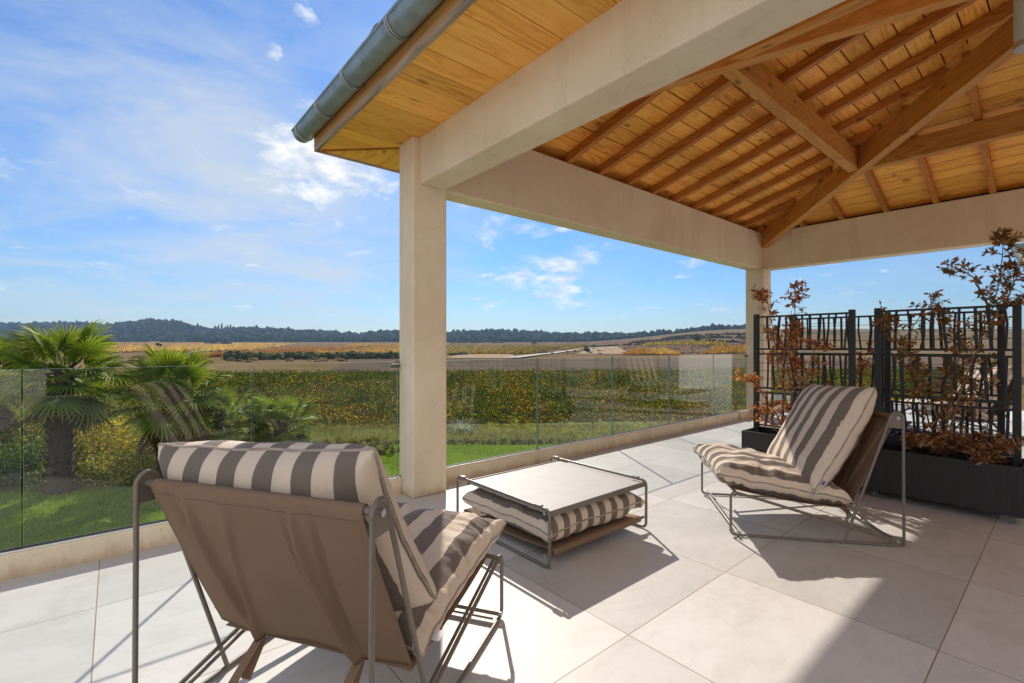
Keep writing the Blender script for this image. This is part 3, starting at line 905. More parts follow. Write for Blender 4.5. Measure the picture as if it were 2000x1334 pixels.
# ------------------------------------------------------------------ lounge chairs
# local frame: x across (right when seated), y to the front, z up; rear feet at y = 0
def make_chair():
    root = empty('lounge_chair')
    HWD = 0.45; tr = 0.0084
    for sgn in (-1, 1):
        x = sgn * HWD
        f = MB()
        loop = fillet([(x, 0.02, 0.055), (x, 0.055, 0.012), (x, 1.02, 0.012), (x, 1.02, 0.303), (x, 0.93, 0.281), (x, 0.05, 0.045)], 0.03, 5)
        f.tube(loop, tr, 10)
        f.tube([(x - sgn * 0.024, 0.99, 0.288), (x - sgn * 0.024, 0.06, 0.040)], 0.007, 8)
        # rear post folded over the top and back down as the diagonal
        post = fillet([(x, -0.005, 0.012), (x, 0.0, 0.83), (x, 0.022, 0.853), (x, 0.052, 0.853), (x, 0.068, 0.83), (x, 0.335, 0.012)], 0.03, 5)
        f.tube(post, tr, 10)
        f.build('side_frame', M['frame'], root)
        p = MB()   # plate closing the top of the post
        prof = [(0.0, 0.755), (0.0, 0.835), (0.012, 0.853), (0.034, 0.862), (0.056, 0.853), (0.068, 0.835), (0.092, 0.755)]
        vs = [(x - 0.004, yy, zz) for yy, zz in prof] + [(x + 0.004, yy, zz) for yy, zz in prof]
        n = len(prof)
        p.add(vs, [tuple(range(n)), tuple(range(2 * n - 1, n - 1, -1))] + [(i, n + i, n + (i + 1) % n, (i + 1) % n) for i in range(n)])
        p.build('bracket_plate', M['frame'], root, bevel=0.001)
        bb = MB(); bb.cyl((x + sgn * 0.004, 0.034, 0.818), (x + sgn * 0.013, 0.034, 0.818), 0.011, 14)
        bb.cyl((x + sgn * 0.013, 0.034, 0.818), (x + sgn * 0.0145, 0.034, 0.818), 0.006, 6)
        bb.build('bolt', M['steel'], root)
        for yy, zz in ((0.975, 0.272), (0.985, 0.032), (0.035, 0.04)):
            bb = MB(); bb.cyl((x - sgn * 0.004, yy, zz), (x + sgn * 0.0125, yy, zz), 0.0095, 12)
            bb.build('bolt', M['steel'], root)
        hp = MB(); hp.box(x - 0.008, x + 0.008, 0.008, 0.07, 0.012, 0.068)
        hp.build('hinge', M['frame'], root, bevel=0.004)
        # strap pulling the back canvas to the rear bar
        s = MB()
        xs_ = sgn * 0.21
        s.bar((xs_, 0.275, 0.225), (xs_, 0.035, 0.035), 0.034, 0.003, up=(0, 0.6, 0.8))
        s.bar((xs_ + 0.004, 0.272, 0.215), (xs_ + 0.012, 0.19, 0.115), 0.032, 0.003, up=(0, 0.6, 0.8))
        st = s.build('strap', M['sling'], root)
        k = MB(); k.bar((xs_, 0.095, 0.083), (xs_, 0.065, 0.059), 0.046, 0.010, up=(0, 0.6, 0.8))
        k.build('buckle', M['steel'], st, bevel=0.002)
    c = MB(); c.tube([(-HWD, 0.034, 0.818), (HWD, 0.034, 0.818)], 0.013, 14); c.build('top_bar', M['frame'], root)
    c = MB(); c.tube([(-HWD, 0.985, 0.032), (HWD, 0.985, 0.032)], 0.010, 10)
    c.tube([(-HWD + 0.02, 0.955, 0.022), (HWD - 0.02, 0.955, 0.022)], 0.006, 8)
    c.build('front_bar', M['frame'], root)
    c = MB(); c.tube([(-HWD, 0.035, 0.03), (HWD, 0.035, 0.03)], 0.0105, 10); c.build('rear_bar', M['frame'], root)
    c = MB(); c.tube([(-HWD, 0.985, 0.290), (HWD, 0.985, 0.290)], 0.0105, 10); c.build('seat_front_bar', M['frame'], root)
    # back canvas: sleeve round the top bar, down to the strap hem
    P = []
    nx = 170
    for i in range(nx + 1):
        x = -0.405 + 0.81 * i / nx
        row = []
        for k in range(7):       # wrap
            a = R(-60) + k * R(240) / 6
            row.append((x, 0.034 + 0.0168 * math.cos(a), 0.818 + 0.0168 * math.sin(a)))
        for k in range(1, 27):
            t = k / 26
            y = 0.016 + (0.275 - 0.016) * t; z = 0.812 + (0.22 - 0.812) * t
            g = 0.0
            for xs_ in (-0.21, 0.21):
                for spread, am in ((0.45, 0.016), (1.0, 0.030), (1.35, -0.016)):
                    xc = xs_ + (xs_ * (spread - 1) - 0.06 * (spread > 0.9)) * (1 - t)
                    g += am * math.exp(-((x - xc) / 0.014) ** 2) * min(1, t * 4 + 0.2)
            g += 0.006 * mnoise.noise(Vector((x * 5, t * 1.3, 2.0)))
            g += 0.022 * math.sin(PI * t) * (1 - (x / 0.41) ** 2)
            arc = 0.012 * (abs(x) / 0.385) ** 2 * t
            row.append((x, y - g * 0.9, z - g * 0.35 + 0.018 * t * (min(abs(x - 0.21), abs(x + 0.21)) / 0.2)))
        P.append(row)
    c = MB(); c.grid(P); bc = c.build('back_canvas', M['sling'], root, solid=0.003)
    for side in (0, -1):
        c = MB(); c.tube([Vector(q) for q in P[side][6:]], 0.0036, 6); c.build('piping', M['hem'], bc)
    for kk in (7, 32):
        c = MB(); c.tube([Vector((r_[kk][0], r_[kk][1] - 0.0025, r_[kk][2])) for r_ in P[::4]], 0.0009, 5); c.build('hem_stitch', M['hem'], bc)
    # seat canvas
    P = []
    for i in range(31):
        x = -0.40 + 0.80 * i / 30
        row = []
        for k in range(21):
            t = k / 20
            y = 0.985 + (0.285 - 0.985) * t
            z = 0.302 + (0.212 - 0.302) * t - 0.030 * math.sin(PI * t) * (1 - 0.5 * (x / 0.4) ** 2)
            row.append((x, y, z))
        P.append(row)
    c = MB(); c.grid(P); c.build('seat_canvas', M['sling'], root, solid=0.003)
    # hem where the canvas meets the frame
    return root

SEAT = dict(W=0.89, L=0.83, T=0.235)
BACK = dict(W=0.90, L=0.77, T=0.28)
def dress(root, ang, base, mat1, mat2, seed, names, roll=0.0, dx=0.0, dz=0.0):
    """two loose cushions lying on a chair; chair frame = rotation about z by ang"""
    Rz = Matrix.Rotation(ang, 4, 'Z'); T0 = Matrix.Translation(Vector(base))
    s = cushion('cushion', SEAT['W'], SEAT['L'], SEAT['T'], mat1, seed, 1.6, 0.0, 0.06, names[0], 'striped chair cushions')
    m = Matrix.Translation(Vector((0.0, 0.69, 0.338))) @ Matrix.Rotation(R(9.0), 4, 'X')
    s.matrix_world = T0 @ Rz @ m
    k = cushion('cushion', BACK['W'], BACK['L'], BACK['T'], mat2, seed + 3, 0.7, -0.02, 0.045, names[1], 'striped chair cushions')
    m = Matrix.Translation(Vector((dx, 0.312 + dz * 0.3, 0.655 + dz))) @ Matrix.Rotation(R(roll), 4, 'Y') @ Matrix.Rotation(R(180 - 61), 4, 'X')
    k.matrix_world = T0 @ Rz @ m
    lb = MB(); lb.box(-0.470, -0.438, -0.335, -0.292, -0.0015, 0.0015); lb.build('care_label', M['white_label'], k)
    lb = MB(); lb.box(-0.4705, -0.452, -0.327, -0.300, -0.0022, 0.0022); lb.build('label_print', M['blue_print'], k)
    lb = MB(); lb.box(-0.452, -0.438, -0.425, -0.385, -0.004, 0.004); lb.build('zip_pull', M['steel'], k, bevel=0.002)
    lb = MB(); lb.box(0.437, 0.468, -0.345, -0.300, -0.0015, 0.0015); lb.build('care_label', M['white_label'], s)
    return s, k

def zrot(fx, fy): return math.atan2(fy, fx) - PI / 2
ch0 = make_chair()
A1 = zrot(0.853, 0.522)
ch0.location = (0.29, 1.585, 0); ch0.rotation_euler = (0, 0, A1)
tag(ch0, 'taupe canvas lounge chair seen from behind, nearest the viewer', 'chair', 'folding lounge chairs')
A2 = zrot(-0.636, 0.772)
ch2 = copy_tree(ch0); ch2.location = (4.159, 0.98, 0); ch2.rotation_euler = (0, 0, A2)
tag(ch2, 'taupe lounge chair facing the low table, in front of the black planters', 'chair', 'folding lounge chairs')
ch3 = copy_tree(ch0); A3 = zrot(-0.5, 0.86); ch3.location = (9.75, 0.62, 0); ch3.rotation_euler = (0, 0, A3)
tag(ch3, 'taupe lounge chair out beyond the trellis near the house wing', 'chair', 'folding lounge chairs')
dress(ch0, A1, (0.29, 1.585, 0), M['stripe'], M['stripe'], 11, ('striped seat cushion on the lounge chair seen from behind', 'plump striped back cushion standing in the lounge chair seen from behind'), -3.0, -0.06, -0.055)
s2, k2 = dress(ch2, A2, (4.159, 0.98, 0), M['stripe'], M['stripe'], 23, ('striped seat cushion on the chair by the planters', 'plump striped back cushion on the chair by the planters'), 3.0, 0.02, -0.02)
dress(ch3, A3, (9.75, 0.62, 0), M['stripe'], M['stripe'], 37, ('striped seat cushion on the chair beyond the trellis', 'striped back cushion on the chair beyond the trellis'))

# ------------------------------------------------------------------ low tables
def make_table():
    root = empty('low_table')
    hx, hy, H = 0.47, 0.47, 0.338
    for sgn in (-1, 1):
        x = sgn * hx
        f = MB()
        f.tube(fillet([(x, -hy, 0.012), (x, -hy, H), (x, hy, H), (x, hy, 0.012)], 0.035, 6, closed=True), 0.0095, 10, closed=True)
        f.build('leg_loop', M['frame'], root)
        for y in (-hy + 0.09, hy - 0.07):
            c = MB(); c.box(x - 0.014, x + 0.014, y - 0.028, y + 0.028, H - 0.006, H + 0.016); c.build('clamp', M['frame'], root, bevel=0.004)
        for (y, z) in ((-hy + 0.03, H - 0.022), (-hy + 0.03, 0.075), (hy - 0.03, H - 0.022), (hy - 0.03, 0.075)):
            bb = MB(); bb.cyl((x, y, z), (x + sgn * 0.014, y, z), 0.010, 12)
            bb.build('bolt', M['steel'], root)
    t = MB()
    t.box(-hx + 0.012, hx - 0.012, -hy + 0.012, hy - 0.115, H - 0.030, H - 0.012)
    top = t.build('tabletop', M['tray'], root, bevel=0.003)
    y0, y1 = -hy + 0.005, hy - 0.108
    for ya_ in (y0, y1 - 0.0065):
        t = MB(); t.box(-hx + 0.010, hx - 0.010, ya_, ya_ + 0.0065, H - 0.040, H - 0.006)
        t.build('tray_rim', M['frame'], root)
    for y in (-hy + 0.03, hy - 0.03):
        c = MB(); c.tube([(-hx, y, 0.075), (hx, y, 0.075)], 0.010, 10)
        c.build('cross_bar', M['frame'], root)
    P = []
    for i in range(25):
        x = -hx + 0.045 + (2 * hx - 0.09) * i / 24
        row = []
        for k in range(6):
            a = R(-100) - k * R(170) / 5
            row.append((x, -hy + 0.03 + 0.021 * math.cos(a), 0.075 + 0.021 * math.sin(a)))
        for k in range(1, 20):
            t_ = k / 20
            row.append((x, -hy + 0.03 + (2 * hy - 0.06) * t_, 0.096 - 0.03 * math.sin(PI * t_)))
        for k in range(6):
            a = R(90) - k * R(180) / 5
            row.append((x, hy - 0.03 + 0.021 * math.cos(a), 0.075 + 0.021 * math.sin(a)))
        P.append(row)
    c = MB(); c.grid(P); c.build('sling_shelf', M['sling'], root, solid=0.003)
    return root
tb = make_table(); tb.location = (2.36, 2.385, 0)
tag(tb, 'low square metal table with a pale tray top, in the sun beside the pillar', 'table', 'low metal tables')
tb2 = copy_tree(tb); tb2.location = (9.2, 2.1, 0)
tag(tb2, 'low metal table with nothing under it, beyond the trellis', 'table', 'low metal tables')
cu = cushion('cushion', 0.92, 0.88, 0.23, M['stripe_table'], 51, 1.3, 0.0, 0.09, 'striped floor cushion stored on the sling shelf under the low table', full=0.32)
cu.location = (2.34, 2.345, 0.196)

# care label and zip pull on the facing chair's back cushion (children of that cushion)
b = MB(); b.box(-0.40, -0.397, 0.27, 0.315, -0.012, 0.012)

# ------------------------------------------------------------------ planters with trellis
def make_planter(seed):
    """local: long side along y (0.96), face towards -x at x = 0"""
    rs = random.Random(seed)
    root = empty('planter')
    L, W, H, zb = 0.94, 0.42, 0.42, 0.065
    b = MB(); t = 0.022
    b.box(0, t, 0, L, zb, H); b.box(W - t, W, 0, L, zb, H); b.box(t, W - t, 0, t, zb, H); b.box(t, W - t, L - t, L, zb, H); b.box(t, W - t, t, L - t, zb, zb + t)
    b.build('trough', M['planter'], root, bevel=0.004)
    b = MB(); P = []
    for i in range(14):
        P.append([(t + (W - 2 * t) * k / 7, t + (L - 2 * t) * i / 13, H - 0.07 + 0.02 * mnoise.noise(Vector((i * 0.7, k * 0.7, seed)))) for k in range(8)])
    b.grid(P, flip=True); b.build('soil', M['soil'], root)
    for (x, y) in ((0.06, 0.07), (W - 0.06, 0.07), (0.06, L - 0.07), (W - 0.06, L - 0.07)):
        c = MB(); c.cyl((x - 0.012, y, 0.024), (x + 0.012, y, 0.024), 0.024, 16)
        c.box(x - 0.02, x + 0.02, y - 0.02, y + 0.02, zb - 0.006, zb - 0.001)
        c.bar((x - 0.017, y, 0.022), (x - 0.017, y - 0.008, zb - 0.005), 0.005, 0.022, up=(0, 1, 0)); c.bar((x + 0.017, y, 0.022), (x + 0.017, y - 0.008, zb - 0.005), 0.005, 0.022, up=(0, 1, 0))
        c.build('caster', M['clip'], root)
    xp = 0.225
    for y in (0.055, L - 0.055):
        c = MB(); c.box(xp - 0.023, xp + 0.023, y - 0.023, y + 0.023, H - 0.12, 1.605); c.build('post', M['black_metal'], root, bevel=0.003)
    g = MB()
    ya, yb = 0.078, L - 0.078
    for z in (1.575, 1.245, 1.195, 0.848, 0.800, 0.465):
        g.box(xp - 0.008, xp + 0.008, ya, yb, z - 0.009, z + 0.009)
    for z0, z1 in ((0.474, 0.791), (0.857, 1.186), (1.254, 1.566)):
        for k in (1, 2, 3):
            z = z0 + (z1 - z0) * k / 4
            g.tube([(xp, ya, z), (xp, yb, z)], 0.0022, 6)
        y = ya + 0.035
        while y < yb - 0.03:
            dy = rs.uniform(-0.025, 0.025)
            w = rs.uniform(0.014, 0.023)
            mid = rs.uniform(-0.012, 0.012)
            y2 = min(max(y + dy, ya + 0.02), yb - 0.02)
            zm = z0 + (z1 - z0) * rs.uniform(0.35, 0.65)
            ym = (y + y2) / 2 + mid
            g.bar((xp, y, z0), (xp, ym, zm), w, 0.010, up=(1, 0, 0)); g.bar((xp, ym, zm), (xp, y2, z1), w, 0.010, up=(1, 0, 0))
            y += rs.uniform(0.062, 0.10)
    g.build('trellis', M['black_metal'], root)
    return root
pl = make_planter(3); pl.location = (4.87, 0.215, 0)
tag(pl, 'black planter with bamboo pattern trellis, nearest on the right, full of dry leaves', 'planter', 'black planters with trellis')
p2 = make_planter(4); p2.location = (4.875, 1.235, 0)
tag(p2, 'black planter with trellis half hidden behind the striped back cushion', 'planter', 'black planters with trellis')
p3 = make_planter(6); p3.location = (5.58, 0.345, 0)
tag(p3, 'black planter with trellis in the second row, behind the planter full of dry leaves', 'planter', 'black planters with trellis')
p4 = make_planter(8); p4.location = (5.58, 1.12, 0)
tag(p4, 'black planter with trellis in the second row, nearer the far pillar', 'planter', 'black planters with trellis')

# ------------------------------------------------------------------ planter shrubs
def shrub(name, base, stems, label, seed, leaf=0.030, per=34, tints=None, twig_len=0.17, group=None, low=0, dense=1.0):
    rs = np.random.RandomState(seed)
    root = empty(name, base)
    tag(root, label, 'shrub', group)
    s = MB(); C, A, B, K = [], [], [], []
    def leaf_on(p, d):
        C.append(p); A.append(d * rs.uniform(0.6, 1.15) * leaf); 
    for st in stems:
        pts = [Vector(p) for p in st]
        n = len(pts)
        fine = []
        for i in range(n - 1):
            for k in range(6): fine.append(pts[i].lerp(pts[i + 1], k / 6) + Vector(rs.normal(0, 0.004, 3)))
        fine.append(pts[-1])
        L = sum((fine[i + 1] - fine[i]).length for i in range(len(fine) - 1))
        r0 = 0.0085 if L > 0.5 else 0.005
        s.tube(fine, r0, 7, radii=[r0 * (1 - 0.8 * i / (len(fine) - 1)) for i in range(len(fine))])
        nb = int(L * per * dense * 2.2)
        for k in range(nb):
            t = rs.uniform(0.12, 1.0) ** 0.8
            q = t * (len(fine) - 1); i = min(int(q), len(fine) - 2)
            p = fine[i].lerp(fine[i + 1], q - i)
            d = Vector(rs.normal(0, 1, 3)); d.z = abs(d.z) * 0.5 + rs.uniform(-0.3, 0.6); d.normalize()
            tl = twig_len * rs.uniform(0.4, 1.2) * (1.1 - 0.55 * t)
            e_ = p + d * tl
            md = p.lerp(e_, 0.5) + Vector((0, 0, 0.01))
            s.tube([p, md, e_], 0.0018, 4, radii=[0.0024, 0.0018, 0.001], caps=False)
            nl = int(rs.randint(6, 12))
            for j in range(nl):
                f = rs.uniform(0.25, 1.05)
                lp = p.lerp(e_, f)
                ld = (d * 0.55 + Vector(rs.normal(0, 0.62, 3)) + Vector((0, 0, -0.1))).normalized()
                C.append(lp + ld * leaf * 0.9); A.append(ld * leaf * rs.uniform(0.65, 1.2)); K.append(t)
    C = np.array([tuple(c) for c in C]); A = np.array([tuple(a) for a in A])
    rnd = unit(rs.normal(0, 1, C.shape))
    B = unit(np.cross(A, rnd)) * leaf * rs.uniform(0.26, 0.42, (len(C), 1))
    V, Q = leaves_np(C, A, B)
    tt = np.array(tints)
    w = rs.randint(0, len(tt), len(C))
    col = tt[w] * rs.uniform(0.65, 1.3, (len(C), 1))
    np_mesh('foliage', V, Q, M['dead_leaf'], root, col=np.repeat(col, 4, 0))
    s.build('stems', M['twig'], root)
    return root
RUST = [(0.48, 0.16, 0.052), (0.58, 0.25, 0.09), (0.34, 0.11, 0.038), (0.60, 0.34, 0.16)]
BRONZE = [(0.34, 0.145, 0.055), (0.20, 0.12, 0.04), (0.48, 0.25, 0.11), (0.13, 0.14, 0.03), (0.42, 0.18, 0.07)]
DRY = [(0.34, 0.135, 0.06), (0.46, 0.26, 0.14), (0.22, 0.085, 0.04), (0.52, 0.35, 0.21), (0.16, 0.07, 0.032)]
shrub('dry_shrub', (5.02, 1.78, 0.36), [[(0, 0, 0), (0.02, -0.03, 0.5), (0.06, 0.03, 0.95), (0.10, -0.02, 1.30), (0.12, 0.0, 1.52)],
      [(0, 0, 0), (-0.02, 0.12, 0.25), (-0.02, 0.30, 0.52), (-0.06, 0.46, 0.62)],
      [(0.02, -0.01, 0.2), (0.05, 0.10, 0.6), (0.08, 0.16, 0.95), (0.1, 0.24, 1.38), (0.1, 0.36, 1.48)],
      [(0.02, -0.03, 0.3), (0.0, -0.15, 0.62), (-0.02, -0.24, 0.95), (-0.04, -0.33, 0.86)],
      [(0.03, 0.0, 0.5), (0.05, 0.06, 0.85), (0.03, -0.10, 1.1)],
      [(0, 0, 0), (-0.05, 0.05, 0.2), (-0.1, 0.02, 0.38)], [(0, 0.02, 0.0), (0.02, 0.2, 0.15), (0.0, 0.28, 0.3)]],
      'rust brown dry shrub climbing the trellis behind the striped cushion', 5, 0.026, 20, RUST, 0.15, 'shrubs in the planters')
shrub('dry_shrub', (5.06, 0.66, 0.36), [[(0, 0, 0), (0.0, 0.02, 0.28), (-0.02, 0.15, 0.62), (-0.02, 0.26, 0.92), (0.0, 0.33, 1.16)],
      [(0, 0, 0.1), (0.02, -0.02, 0.45), (0.04, -0.05, 0.75), (0.06, -0.06, 1.0)],
      [(0, 0, 0.1), (0.0, -0.08, 0.5), (0.02, -0.18, 0.90), (0.06, -0.27, 1.22), (0.08, -0.31, 1.55), (0.08, -0.32, 1.78)],
      [(0.05, -0.25, 1.1), (0.06, -0.36, 1.32), (0.05, -0.42, 1.6)], [(0.06, -0.26, 1.15), (0.06, -0.16, 1.45), (0.04, -0.02, 1.56)],
      [(0.06, -0.28, 1.2), (0.12, -0.4, 1.28), (0.12, -0.5, 1.4)],
      [(0.0, 0.27, 0.95), (0.03, 0.16, 1.15), (0.02, 0.05, 1.3)], [(0.0, 0.30, 1.0), (0.0, 0.4, 1.18)],
      [(0.03, -0.15, 0.85), (0.05, -0.02, 1.05), (0.03, 0.02, 1.2)]],
      'tall bronze leaved shrub with bare pale stems in the nearest planter', 9, 0.027, 17, BRONZE, 0.15, 'shrubs in the planters')
st = []
rr = random.Random(3)
for i in range(7):
    y = rr.uniform(-0.42, 0.25)
    st.append([(rr.uniform(-0.06, 0.08), y, 0.0), (rr.uniform(-0.18, 0.06), y + rr.uniform(-0.1, 0.1), rr.uniform(0.08, 0.22)), (rr.uniform(-0.26, 0.02), y + rr.uniform(-0.15, 0.15), rr.uniform(0.02, 0.26))])
shrub('dry_shrub', (5.06, 0.66, 0.35), st, 'tangle of curled dry leaves spilling over the edge of the nearest planter', 13, 0.030, 26, DRY, 0.12, 'shrubs in the planters')
shrub('dry_shrub', (5.78, 0.80, 0.36), [[(0, 0, 0), (0.0, -0.1, 0.5), (0.02, -0.15, 0.95)], [(0, 0, 0), (0.0, 0.12, 0.4), (0.0, 0.2, 0.9)], [(0, 0, 0), (0, -0.25, 0.4), (0, -0.33, 0.8)]],
      'small brown leaved shrub in the second row of planters', 17, 0.027, 18, BRONZE, 0.15, 'shrubs in the planters')
shrub('dry_shrub', (5.78, 1.55, 0.36), [[(0, 0, 0), (0.0, -0.1, 0.5), (0.02, -0.25, 0.95)], [(0, 0, 0), (0.0, 0.1, 0.3), (0.0, 0.1, 0.6)]],
      'sparse brown shrub in the second row planter nearer the far pillar', 19, 0.027, 15, RUST, 0.15, 'shrubs in the planters')

# ------------------------------------------------------------------ terrain
GZ0 = -3.0
def sstep(a, b, x):
    t = np.clip((x - a) / (b - a), 0, 1); return t * t * (3 - 2 * t)
RX = np.array([-2.2, -1.15, -1.0, -0.90, -0.85, -0.77, -0.70, -0.66, -0.60, -0.51, -0.43, -0.37, -0.315, -0.285, -0.24, -0.14, -0.02, 0.07, 0.165, 0.27, 0.36, 0.43, 0.5, 0.7, 1.2, 2.2])
RYp = np.array([640, 634, 632, 632, 634, 627, 630, 640, 643, 643, 646, 650, 654, 648, 647, 651, 646, 651, 653, 655, 658, 661, 664, 664, 662, 660])
def tz(x, y):
    x = np.asarray(x, float); y = np.asarray(y, float)
    d = x * FW[0] + y * FW[1]; l = x * RT[0] + y * RT[1]
    dd = np.maximum(d, 1.0)
    r = l / dd
    z = GZ0 + 14 * (np.clip(dd - 280, 0, None) / 720) ** 1.3 * (dd < 1000) + 14 * (dd >= 1000)
    z = z + 0.028 * dd * sstep(0.12, 0.5, r) * sstep(230, 520, dd)
    top = CZ + (HY - np.interp(r, RX, RYp)) / FPX * 1500 - 7
    k = sstep(1000, 1500, dd)
    z = z * (1 - k) + top * k
    z = z + k * 5 * np.sin(l * 0.021) * np.sin(dd * 0.013)
    return np.where(d > 1, z, GZ0)
def hit(px, py):
    dx = FW + RT * (px - 1000) / FPX
    sl = -(py - HY) / FPX
    for t in np.concatenate([np.arange(8, 300, 1.0), np.arange(300, 2400, 4.0)]):
        p = dx * t
        if tz(p[0], p[1]) >= CZ + sl * t: return p
    return dx * 2400
def at(px, d): 
    return (FW + RT * (px - 1000) / FPX) * d

def terrain():
    na = 240
    rad = np.concatenate([[3], np.geomspace(8, 2500, 110)])
    ang = np.linspace(-PI, PI, na, endpoint=False)
    V = []
    for r_ in rad:
        x = r_ * np.sin(ang + YAW); y = r_ * np.cos(ang + YAW)
        V.append(np.stack([x, y, tz(x, y) - 0.02], -1))
    V = np.array(V)
    idx = np.arange(len(rad) * na).reshape(len(rad), na)
    nx = np.roll(idx, -1, 1)
    Q = np.stack([idx[:-1], idx[1:], nx[1:], nx[:-1]], -1).reshape(-1, 4)
    o = np_mesh('terrain', V.reshape(-1, 3), Q, M['terrain'], smooth=True)
    o['kind'] = 'structure'
terrain()

def sheet(name, corners, lift, mat, n=24, kind='structure'):
    """corners: 4 xy points in order; bilinear patch laid on the terrain"""
    c = [np.array(p, float) for p in corners]
    u = np.linspace(0, 1, n); U, W_ = np.meshgrid(u, u, indexing='ij')
    P = (c[0][None, None] * ((1 - U) * (1 - W_))[..., None] + c[1] * (U * (1 - W_))[..., None] + c[2] * (U * W_)[..., None] + c[3] * ((1 - U) * W_)[..., None])
    Z = tz(P[..., 0], P[..., 1]) + lift
    V = np.concatenate([P, Z[..., None]], -1).reshape(-1, 3)
    idx = np.arange(n * n).reshape(n, n)
    Q = np.stack([idx[:-1, :-1], idx[1:, :-1], idx[1:, 1:], idx[:-1, 1:]], -1).reshape(-1, 4)
    o = np_mesh(name, V, Q, mat, smooth=True)
    if kind: o['kind'] = kind
    return o

# lawn: from the house to the foot of the vines
sheet('lawn', [at(-900, 3.5), at(3400, 3.5), at(1600, 30), at(-500, 30)], 0.02, M['lawn'], 30)
def gband(a, b_, c, d): return [a, b_, c, d]
# rough grass between lawn and vines (right) 
sheet('meadow', [at(560, 20.6), at(1700, 20.6), at(1800, 30), at(480, 24)], 0.05, M['meadow'], 20)
VN = [hit(300, 842), hit(1750, 795)]
rsg = np.random.RandomState(77)

def blades(name, pts, h, w, tints, seed, mat, bend=0.4, lab=None):
    rs = np.random.RandomState(seed)
    n = len(pts)
    z = tz(pts[:, 0], pts[:, 1]) + 0.02
    base = np.concatenate([pts, z[:, None]], 1)
    a = rs.uniform(0, 2 * PI, n)
    side = np.stack([np.cos(a), np.sin(a), np.zeros(n)], 1)
    hh = h * rs.uniform(0.5, 1.3, (n, 1)); ww = w * rs.uniform(0.6, 1.3, (n, 1))
    lean = rs.normal(0, bend, (n, 2)) * hh
    top = base + np.concatenate([lean, hh], 1)
    mid = base + np.concatenate([lean * 0.3, hh * 0.55], 1)
    V = np.stack([base - side * ww, base + side * ww, mid + side * ww * 0.8, mid - side * ww * 0.8, top], 1).reshape(-1, 3)
    k = np.arange(n)[:, None] * 5
    Q = np.concatenate([k + np.array([[0, 1, 2, 3]]), k + np.array([[3, 2, 4, 4]])])
    T = np.concatenate([k + np.array([[0, 1, 2]]), k + np.array([[0, 2, 3]]), k + np.array([[3, 2, 4]])])
    tt = np.array(tints); col = tt[rs.randint(0, len(tt), n)] * rs.uniform(0.7, 1.3, (n, 1))
    o = np_mesh(name, V, T, mat, col=np.repeat(col, 5, 0))
    tag(o, kind='stuff')
    if lab: o['label'] = lab
    return o
def scatter(n, px0, px1, d0, d1, seed):
    rs = np.random.RandomState(seed)
    px = rs.uniform(px0, px1, n); d = np.sqrt(rs.uniform(d0 ** 2, d1 ** 2, n))
    return FW[None] * d[:, None] + RT[None] * ((px - 1000) / FPX * d)[:, None]
LAWN = [(0.14, 0.23, 0.016), (0.19, 0.28, 0.022), (0.10, 0.17, 0.012), (0.26, 0.31, 0.03)]
blades('grass', scatter(90000, -150, 1500, 9, 25, 1), 0.055, 0.008, LAWN, 2, M['grass'], 0.5, 'short bright green lawn below the terrace')
WILD = [(0.20, 0.22, 0.07), (0.30, 0.28, 0.13), (0.13, 0.17, 0.035), (0.38, 0.33, 0.18), (0.10, 0.14, 0.03)]
blades('grass', scatter(60000, 560, 1560, 20.8, 25.0, 3), 0.20, 0.010, WILD, 4, M['grass'], 0.45, 'tall pale meadow grass between the lawn and the vines')

